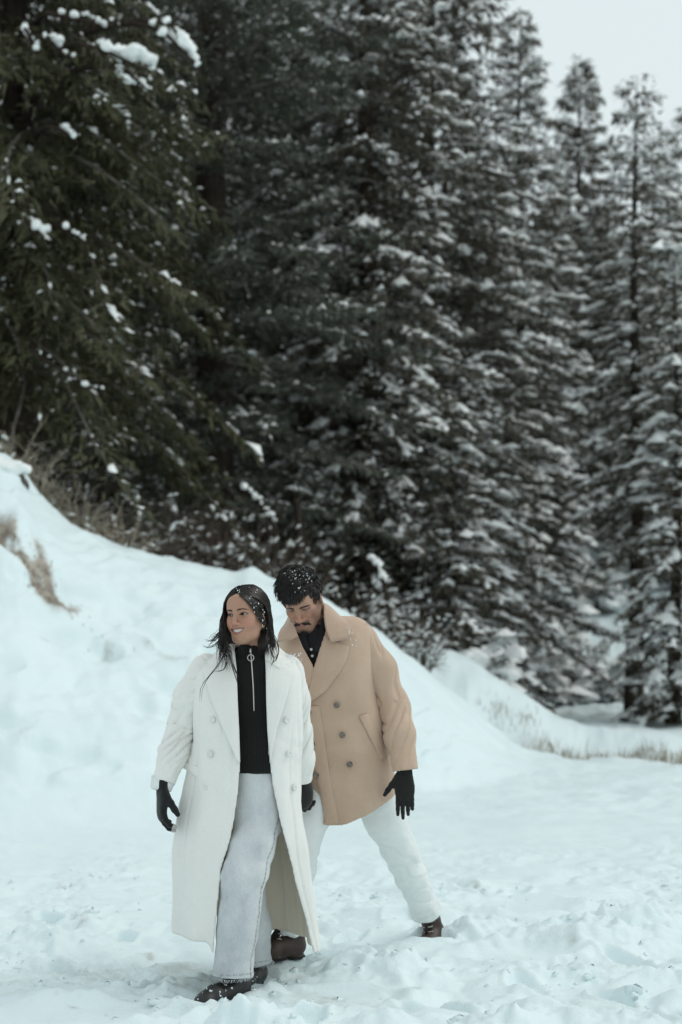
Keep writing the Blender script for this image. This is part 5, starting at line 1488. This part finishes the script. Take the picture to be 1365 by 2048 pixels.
# ------------------------------------------------------------------ the man
def build_man():
    D0 = 6.25; Mn = lambda u, v, dy=0.0: P(u, v, D0 + dy)
    rs = np.random.RandomState(4)
    base = Mn(700, 1890, .2)
    root = empty("person", (base[0], base[1], .03), "man with moustache looking down, camel double-breasted coat and white trousers, walking behind", "person", "couple walking in the snow")
    hv, hq, hm = head_mesh(False)
    R = Rmat(-math.radians(15), math.radians(34), -math.radians(6)); eye_mid = Mn(597, 1220, -.16); sc = 1.05
    X = lambda v: (np.asarray(v) - [0, -.085, 0]) * (np.array([.95, 1, 1.0]) * sc) @ R.T + eye_mid
    J = dict(pelvis=Mn(700, 1550, .05), waist=Mn(684, 1490, .03), chest=Mn(660, 1350, .0), neck=Mn(640, 1268, .0), head=X((0, .03, -.09)),
             shR=Mn(585, 1300, .02), elR=Mn(578, 1430, .06), wrR=Mn(606, 1560, -.06), shL=Mn(728, 1290, .02), elL=Mn(786, 1415, .02), wrL=Mn(809, 1530, -.11),
             hipR=Mn(666, 1570, .02), knR=Mn(600, 1725, -.03), anR=Mn(585, 1850, .05), hipL=Mn(732, 1570, .06), knL=Mn(800, 1700, .19), anL=Mn(848, 1812, .42))
    bv, bq = body_mesh(J, False)
    join_body(root, M_SKIN_M, bv, bq, X(hv), hq, hm, "face tilted down with moustache and short chin beard")
    for s in (-1, 1):
        build_eye(root, X, s, (-.1, -1, -.85))
    mb = MB()
    for s in (-1, 1):
        for pth in brow_paths(X, s, False, rs, hv): tube(mb, pth, [.0006, .0008, .0004], 4, cap=False)
    # moustache
    for s in (-1, 1):
        for k in range(150):
            t = rs.rand() ** .7; x = s * (.003 + .031 * t); z = -.0590 - .0070 * t ** 1.6 + rs.normal() * .0017
            a = np.array([x, surf_y(hv, x, z) + .0002, z]); d = np.array([s * .007, .003 * t, -.0050 - .003 * t])
            tube(mb, X(np.array([a, a + d * .5 + [0, -.0010, 0], a + d])), [.0006, .0007, .0004], 4, cap=False)
    for k in range(150):
        x = rs.normal() * .011; z = -.106 + rs.normal() * .006; a = np.array([x, surf_y(hv, x, z) + .0004, z]); d = np.array([x * .15, -.001, -.008])
        tube(mb, X(np.array([a, a + d * .5 + [0, -.0012, 0], a + d])), [.0005, .0006, .0003], 4, cap=False)
    o = mb.obj("facial_hair", M_HAIR); o["kind"] = "stuff"; place(root, o)
    # hair
    V = Vol((-.11, -.13, -.10), (.11, .13, .15), .003)
    V.ell((0, .012, .034), (.079, .097, .0875))
    V.ell((0, -.045, .074), (.056, .050, .030), .03)
    V.ell((0, -.095, -.010), (.075, .070, .068), .01, sub=True)
    V.op(lambda x, y, z: np.maximum(y - .040 + 0 * x, z + .000), (-.11, -.13, -.10), (.11, .040, .000), .02, True)
    V.op(lambda x, y, z: z + .055 + 0 * x + 0 * y, (-.11, -.13, -.10), (.11, .13, -.055), .01, True)
    v, q = V.mesh(); v = relax(v, q, 2)
    v = v + normals(v, q) * (.004 * fbm(v[:, 0] * 60, v[:, 1] * 30, v[:, 2] * 50, 2))[:, None]
    hair = put(root, "hair", (X(v), q), M_HAIR, "thick wavy black hair dusted with snow, falling over the forehead")
    paths, rads = [], []
    nclump = 330
    for k in range(nclump):
        th = rs.uniform(-math.pi, math.pi); ph = math.asin(rs.uniform(-.12, 1))
        front = math.cos(th)
        if front > .50 and ph < .66: ph = rs.uniform(.66, 1.35)
        if ph < .25 and abs(th) < 1.25: th = math.copysign(rs.uniform(1.25, 3.0), th)
        c0 = skull_pt(np.array(th), np.array(ph), .004); n = c0 - np.array([0, .01, .02]); n /= np.linalg.norm(n)
        fl = np.array([-.55 + .35 * math.sin(k * 2.1), -1.0, -.10]) if ph > .40 else np.array([.15 * math.sin(th), -.25, -1.0])
        fl = fl - n * (fl @ n) * .92; fl /= np.linalg.norm(fl)
        bi = np.cross(n, fl)
        Ln = rs.uniform(.045, .075) if ph > .40 else rs.uniform(.020, .032)
        lift = rs.uniform(.012, .020) if ph > .35 else rs.uniform(.004, .009)
        wave = rs.uniform(-.010, .010)
        for m in range(11):
            j0 = rs.normal(size=3) * .0055; j0 -= n * (j0 @ n)
            p0 = c0 + j0; e = rs.normal(size=3) * .0022
            p1 = p0 + n * lift * .9 + fl * Ln * .28 + bi * wave; p2 = p0 * .5 + c0 * .5 + n * lift + fl * Ln * .62 - bi * wave * .6 + e; p3 = p0 * .4 + c0 * .6 + n * lift * .45 + fl * Ln * 1.0 + bi * wave * .6 + e * 1.5
            paths.append(X(np.array([p0, p1, p2, p3]))); rads.append(rs.uniform(.0012, .0026) * sc)
    for s_ in (-1, 1):   # short sides and sideburns
        for k in range(340):
            yy = rs.uniform(-.048, .060); zz = rs.uniform(-.045 if yy > .03 else (-.030 if yy < -.03 else .012), .055)
            a = np.array([s_ * .0, yy, zz]); rr = 1 - ((yy - .010) / .094) ** 2 - ((zz - .030) / .084) ** 2
            a[0] = s_ * (.073 * math.sqrt(max(rr, .05)) + (.004 if zz > -.01 else -.003))
            d = np.array([s_ * .004, -.004, -.014])
            paths.append(X(np.array([a, a + d * .5 + [s_ * .003, 0, 0], a + d, a + d * 1.2]))); rads.append(rs.uniform(.0010, .0022))
    # fringe across the brow
    for k in range(240):
        x = math.copysign(abs(rs.uniform(-.062, .058)), rs.normal() - .1); a = np.array([x, -.078 + 6 * x * x, .092 - 4 * x * x]) 
        e = np.array([x * 1.0 - .012 + rs.normal() * .006, -.103 + 9.5 * x * x, .036 + rs.uniform(-.010, .014) + .012 * abs(x) / .06])
        m = (a + e) / 2 + np.array([rs.normal() * .004, -.016, .010])
        paths.append(X(np.array([a, m, e * .6 + m * .4 + [0, -.003, 0], e]))); rads.append(rs.uniform(.0012, .0026) * sc)
    for k in range(14):   # stray curl at the side
        a = np.array([-.080, .01 + rs.normal() * .01, .045 + rs.normal() * .01]); e = a + [-.018 - .008 * rs.rand(), -.004, -.010 + rs.normal() * .006]
        paths.append(X(np.array([a, (a + e) / 2 + [-.002, 0, .006], e, e + [0, 0, .006]]))); rads.append(.0012)
    locks_obj(hair, paths, rads, nseg=9)
    pts = []
    for k in range(150):
        th = rs.normal() * 1.2; ph = rs.uniform(.5, 1.45)
        pts.append(X(skull_pt(np.array(th), np.array(ph), .026 + rs.uniform(-.006, .004))))
    flakes(hair, np.array(pts), .0010, .0030, 6)
    # shirt
    sp = Prof([(1225, 600, 660, -.02, .06), (1262, 590, 668, -.02, .085), (1290, 585, 710, -.01, .11), (1350, 580, 735, 0, .125), (1450, 600, 745, .01, .125), (1560, 620, 770, .02, .13)], D0)
    V = Vol(Mn(560, 1560) - [0, .25, 0], Mn(780, 1215) + [0, .25, 0], .0085)
    V.op(sp.f, V.lo, V.lo + np.array(V.d.shape) * V.h)
    zt = Mn(0, 1246, -.05)[2]
    tilt = V.x[1][None, :, None] * .5
    V.d = smax(V.d, (V.x[2][None, None] - zt) - (tilt - (D0 - .05) * .5) + 0 * V.d, .01)
    V.d = smax(V.d, np.broadcast_to((Mn(0, 1550)[2] - V.x[2])[None, None], V.d.shape), .01)
    v, q = V.mesh(); v = relax(v, q, 2); v = v + normals(v, q) * (.005 * fbm(v[:, 0] * 12, v[:, 1] * 8, v[:, 2] * 10, 3))[:, None]
    shirt = put(root, "shirt", (v, q), M_BLACKSHIRT, "black buttoned shirt under the coat")
    kw = dict(d0=5.8, d1=6.45)
    for A, B in (([(612, 1262), (614, 1280), (622, 1300)], [(594, 1258), (598, 1284), (610, 1306)]), ([(642, 1240), (637, 1276), (628, 1302)], [(657, 1226), (655, 1272), (640, 1306)])):
        put(shirt, "shirt_collar", patch(sp, A, B, oA=.010, oB=.012, nu=12, nv=8, **kw), M_BLACKSHIRT)
    for u, v_ in ((623, 1299), (625, 1312)):
        p = P(u, v_, sp.front([u], [v_], 5.8, 6.4)[0] - .006); disc_button(p, (0, -1, .2), .006, M_METAL, shirt)
    # trousers
    V = Vol(Mn(520, 1930, -.35), Mn(920, 1490, .75) + [0, 0, 0], .0075)
    hi = V.lo + np.array(V.d.shape) * V.h
    V.ell(Mn(700, 1545, .05), (.175, .13, .13), 0)
    lL = [Mn(734, 1560, .06), Mn(770, 1640, .12), Mn(800, 1700, .19), Mn(822, 1752, .28), Mn(850, 1816, .42)]
    lR = [Mn(664, 1560, .02), Mn(612, 1650, -.02), Mn(598, 1730, -.03), Mn(590, 1800, .02), Mn(585, 1850, .05)]
    V.chain(lL, [.104, .088, .078, .072, .066], .03, k0=.05)
    V.chain(lR, [.104, .084, .074, .068, .062], .03, k0=.05)
    for a, b in ((lL[-2], lL[-1]), (lR[-2], lR[-1])):
        d = (b - a) / np.linalg.norm(b - a)
        V.op(lambda x, y, z: -((x - b[0]) * d[0] + (y - b[1]) * d[1] + (z - b[2]) * d[2]), b - .16, b + .16, .004, True)
    v, q = V.mesh(); v = relax(v, q, 2); n_ = normals(v, q); x, y, z = v.T
    f1 = fbm(x * 8 + z * 9, y * 7, z * 13 - x * 8, 3) * (.45 + .8 * np.exp(-((z - .42) / .14) ** 2) + .6 * np.exp(-((z - .2) / .08) ** 2))
    cr = np.exp(-(pn(x * 5 + z * 11, y * 5, z * 9 - x * 6) / .10) ** 2) * (.3 + np.exp(-((z - .42) / .14) ** 2) + .8 * np.exp(-((z - .2) / .08) ** 2))
    v = v + n_ * (.0065 * f1 * .7 - .005 * cr)[:, None]
    pants = put(root, "trousers", (v, q), M_WPANTS, "white trousers with rolled cuffs")
    for a, b in ((lL[-2], lL[-1]), (lR[-2], lR[-1])):
        d = (b - a) / np.linalg.norm(b - a); c = b
        V2 = Vol(c - .13, c + .13, .005)
        V2.cap(c - d * .028, c + d * .014, .073, .077, 0); V2.d = smax(V2.d, -(V2.d + .014), .004)
        for off, sg in ((.024, 1), (-.034, -1)):
            e = c + d * off
            V2.op(lambda x, y, z: -sg * ((x - e[0]) * d[0] + (y - e[1]) * d[1] + (z - e[2]) * d[2]), c - .13, c + .13, .006, True)
        v, q = V2.mesh(); v = relax(v, q, 2); v = v + normals(v, q) * (.006 * fbm(v[:, 0] * 22, v[:, 1] * 22, v[:, 2] * 22, 2))[:, None]
        put(pants, "trouser_cuff", (v, q), M_WPANTS)
    # boots
    for (o, zdir, toe, st, lab) in ((Mn(870, 1892, .46), (-.24, -.10, 1), (-.35, -1, -.1), (0, .025, .17), "brown laced boot sunk in snow, trailing foot"),
                                    (Mn(572, 1916, .02), (.05, .05, 1), (-.85, -.6, 0), (0, .04, .17), "brown boot half hidden under the white coat hem")):
        Xb = frame(o, zdir, -np.array(toe, float))
        v, q, lv = boot_mesh(Xb, st)
        b = put(root, "boot", (v, q), M_BOOT_BROWN, lab)
        mb = MB()
        for k in range(5):
            zz = .085 + .022 * k; yy = -.052 + .006 * k
            tube(mb, Xb(spline(np.array([(-.022, yy + .012, zz), (0, yy - .004, zz + .004), (.022, yy + .012, zz)]), 8)), .0030, 6)
        put_obj(b, mb.obj("lace", M_LACE))["kind"] = "stuff"
        mb = MB(); tube(mb, Xb(np.array([(0, -.075, .085), (0, -.040, .125), (0, -.022, .165), (0, -.016, .20)])), [.018, .022, .022, .016], 10, flat=.35, side=Xb(np.array([[1., 0, 0]]))[0] - Xb(np.array([[0., 0, 0]]))[0])
        put_obj(b, mb.obj("tongue", M_SOLE)); mb = MB()
        for s_ in (-1, 1):
            for k in range(5): tube(mb, Xb(np.array([(s_ * .026, -.052 + .008 * k, .090 + .022 * k), (s_ * .027, -.058 + .008 * k, .091 + .022 * k)])), .0035, 6)
        put_obj(b, mb.obj("eyelets", M_LACE))["kind"] = "stuff"
        sm = lv[:, 2] < .010; fq = q[sm[q].all(1)]; used = np.unique(fq); mp = np.full(len(v), -1); mp[used] = np.arange(len(used))
        put(b, "sole", (v[used] + normals(v, q)[used] * .002, mp[fq]), M_SOLE)
    # coat
    def fold(th, z):
        return np.interp(z, [.6, .8, 1.1], [.012, .006, .0]) * np.sin(4 * th + .8) + .003 * np.sin(3 * th + 10 * z)
    cp = Prof([(1670, 596, 812, .06, .195), (1600, 596, 803, .05, .18), (1500, 588, 774, .03, .165), (1400, 575, 754, .01, .158), (1330, 565, 750, .0, .150), (1290, 562, 750, .0, .135), (1262, 566, 746, .0, .108), (1246, 578, 738, .0, .085), (1232, 596, 715, .0, .07), (1218, 612, 690, .0, .06)], D0, fold)
    V = Vol(Mn(550, 1680) - [0, .3, 0], Mn(840, 1200) + [.02, .32, 0], .0072)
    V.op(cp.f, V.lo, V.lo + np.array(V.d.shape) * V.h)
    zt = Mn(0, 1232)[2]
    V.d = smax(V.d, np.broadcast_to((V.x[2] - zt)[None, None], V.d.shape), .03)
    outer = V.d.copy(); shell(V, .0155, .006)
    # the hem swings up over the trailing leg
    hu = np.array([(560, 1640), (605, 1647), (655, 1655), (690, 1651), (745, 1627), (800, 1593), (830, 1575)], float)
    hx = (hu[:, 0] - CEN_U) * 6.12 / F_PX; hzz = CAM_Z + (HOR_V - hu[:, 1]) * 6.12 / F_PX
    V.op(lambda x, y, z: z - np.interp(x, hx, hzz) - .02 * np.clip(y - D0, 0, 1) / .18, V.lo, V.lo + np.array(V.d.shape) * V.h, .008, True)
    # open neck: wedge between the lapels
    ev = np.array([1200, 1258, 1290, 1332, 1345]); eL = [588, 592, 604, 627, 629]; eR = [655, 652, 642, 629, 629]; De = 6.13
    ez = CAM_Z + (HOR_V - ev) * De / F_PX
    def wedge(x, y, z):
        xl = np.interp(-z, -ez, (np.array(eL) - CEN_U) * De / F_PX); xr = np.interp(-z, -ez, (np.array(eR) - CEN_U) * De / F_PX)
        return np.maximum(np.maximum(np.maximum(xl - x, x - xr), y - (D0 - .02)), ez[-1] - z)
    V.op(wedge, V.lo, V.lo + np.array(V.d.shape) * V.h, .008, True)
    V.ell(X((0, .05, -.13)), (.082, .085, .12), .004, sub=True)
    v, q = V.mesh(); v = relax(v, q, 2)
    ii = np.clip(np.round((v - V.lo) / V.h).astype(int), 0, np.array(V.d.shape) - 1)
    lin = sstep(-.007, -.0095, outer[ii[:, 0], ii[:, 1], ii[:, 2]])
    ax = np.stack([np.interp(v[:, 2], cp.zz, cp.c[0]), np.interp(v[:, 2], cp.zz, cp.c[1])], -1)
    rd = v[:, :2] - ax; rd /= np.linalg.norm(rd, axis=1)[:, None] + 1e-6
    w = .008 * fbm(v[:, 0] * 5, v[:, 1] * 4, v[:, 2] * 3, 3) + .007 * fbm(v[:, 0] * 8 - v[:, 2] * 5, v[:, 1] * 5, v[:, 2] * 6, 2) * np.exp(-((v[:, 2] - 1.0) / .2) ** 2)
    v[:, :2] += rd * w[:, None]
    coat = put(root, "coat", (v, q), M_CAMEL, "camel wool double-breasted coat with wide lapels", {"lining": lin})
    slv = [([Mn(722, 1284, .02), Mn(758, 1340, .03), Mn(786, 1412, .02), Mn(800, 1470, -.05), Mn(811, 1541, -.12)], [.080, .072, .067, .060, .057], (.12, -.1, -1)),
           ([Mn(592, 1296, .03), Mn(582, 1370, .05), Mn(580, 1440, .05), Mn(592, 1500, -.02), Mn(604, 1552, -.08)], [.078, .070, .064, .056, .050], (.2, -.4, -1))]
    for k, (p, r, cd) in enumerate(slv):
        v, q, l_ = sleeve(p, r, cd, seed=20 + k * 7, amp=.010, freq=8)
        put(coat, "sleeve", (v, q), M_CAMEL, None, {"lining": l_})
    put(coat, "lapel", patch(cp, [(656, 1276), (642, 1306), (630, 1334), (618, 1372), (611, 1404)], [(699, 1294), (694, 1318), (682, 1342), (650, 1384), (613, 1410)], oA=.008, oB=.016, nv=16, nu=36, **kw), M_CAMEL)
    put(coat, "lapel", patch(cp, [(594, 1264), (606, 1294), (627, 1332), (622, 1368)], [(560, 1280), (566, 1310), (590, 1345), (612, 1380)], oA=.006, oB=.010, nv=12, nu=24, **kw), M_CAMEL)
    # collar: rises round the neck and folds down to the corner
    def sheet(rows, thick=.010):
        rows = [spline(np.array(r), 22) for r in rows]; g = np.stack(rows); m = len(rows)
        g2 = np.stack([spline(g[:, i], 14) for i in range(22)], 1)
        nn = np.cross(np.gradient(g2, axis=0), np.gradient(g2, axis=1)); nn /= np.linalg.norm(nn, axis=2)[..., None] + 1e-9
        N = 14 * 22; v = np.concatenate([(g2 + nn * thick / 2).reshape(-1, 3), (g2 - nn * thick / 2).reshape(-1, 3)])
        i = np.arange(13)[:, None] * 22; j = np.arange(21)[None]
        q = np.stack([i + j, i + j + 1, i + 22 + j + 1, i + 22 + j], -1).reshape(-1, 4)
        rim = np.concatenate([np.arange(22), np.arange(1, 14) * 22 + 21, 13 * 22 + np.arange(20, -1, -1), np.arange(12, 0, -1) * 22]); rn = np.roll(rim, -1)
        return v, np.concatenate([q, q[:, ::-1] + N, np.stack([rim, rim + N, rn + N, rn], -1)])
    put(coat, "collar", sheet([[Mn(662, 1284, -.165), Mn(652, 1258, -.135), Mn(648, 1230, -.09), Mn(648, 1212, -.03), Mn(640, 1204, .06), Mn(618, 1202, .10)],
                               [Mn(684, 1279, -.165), Mn(676, 1256, -.13), Mn(670, 1232, -.08), Mn(664, 1218, -.02), Mn(650, 1212, .08), Mn(618, 1210, .125)],
                               [Mn(706, 1272, -.150), Mn(699, 1254, -.12), Mn(690, 1240, -.07), Mn(680, 1238, -.01), Mn(660, 1240, .09), Mn(618, 1242, .14)]]), M_CAMEL)
    put(coat, "collar", sheet([[Mn(596, 1272, -.155), Mn(592, 1258, -.13), Mn(590, 1246, -.09), Mn(588, 1230, -.02), Mn(592, 1210, .06), Mn(612, 1204, .10)],
                               [Mn(578, 1280, -.150), Mn(577, 1264, -.12), Mn(577, 1252, -.07), Mn(578, 1240, .0), Mn(586, 1220, .08), Mn(612, 1212, .125)],
                               [Mn(556, 1284, -.130), Mn(558, 1271, -.10), Mn(562, 1262, -.05), Mn(566, 1256, .02), Mn(580, 1246, .10), Mn(612, 1243, .14)]]), M_CAMEL)
    put(coat, "pocket_welt", patch(cp, [(718, 1433), (740, 1476), (763, 1521)], [(736, 1426), (758, 1466), (781, 1507)], oA=.007, oB=.006, nv=8, nu=24, **kw), M_CAMEL)
    put(coat, "front_edge", patch(cp, [(613, 1412), (622, 1480), (634, 1560), (653, 1650)], [(640, 1412), (650, 1480), (662, 1560), (680, 1648)], oA=.009, oB=.000, nv=8, nu=40, thick=.006, **kw), M_CAMEL)
    for u, v_ in ((674, 1410), (685, 1470), (700, 1529), (617, 1425), (625, 1488), (633, 1550)):
        d = cp.front([u], [v_], 5.8, 6.4)[0]; p = P(u, v_, d - .012); nn = p - np.array([(675 - CEN_U) * 6.3 / F_PX, 6.45, p[2]])
        disc_button(p, nn, .0135, M_BUTTON_B, coat)
    pts = np.array([P(698 + rs.normal() * 4, 1262 + rs.normal() * 7, D0 - .17) for _ in range(14)] + [P(u_, v_, cp.front([u_], [v_], 5.8, 6.45)[0] - .012) for u_, v_ in [(rs.uniform(660, 742), rs.uniform(1262, 1300)) for _ in range(14)]])
    flakes(coat, pts, .0012, .003, 10)
    # gloves
    Xh = frame(Mn(810, 1546, -.125), (.01, -.06, -1), (.12, 1, 0))
    v, q, lv = hand_mesh(Xh, 1, .17, .012, thumb=(.66, .0, .75), fat=.96, thumb_curl=.06, ln_scale=1.15, curls=[.06, .12, .20, .10])
    put(root, "glove", (v, q), M_GLOVE, "black glove, hand hanging open with thumb apart")
    Xh = frame(Mn(606, 1556, -.09), (.0, -.15, -1), (.5, -1, 0))
    v, q, lv = hand_mesh(Xh, -1, .7, .02, fat=1.12)
    put(root, "glove", (v, q), M_GLOVE, "black glove clasping the woman's hand")
    return root

if DBG in ("", "people", "face"):
    build_woman(); build_man()
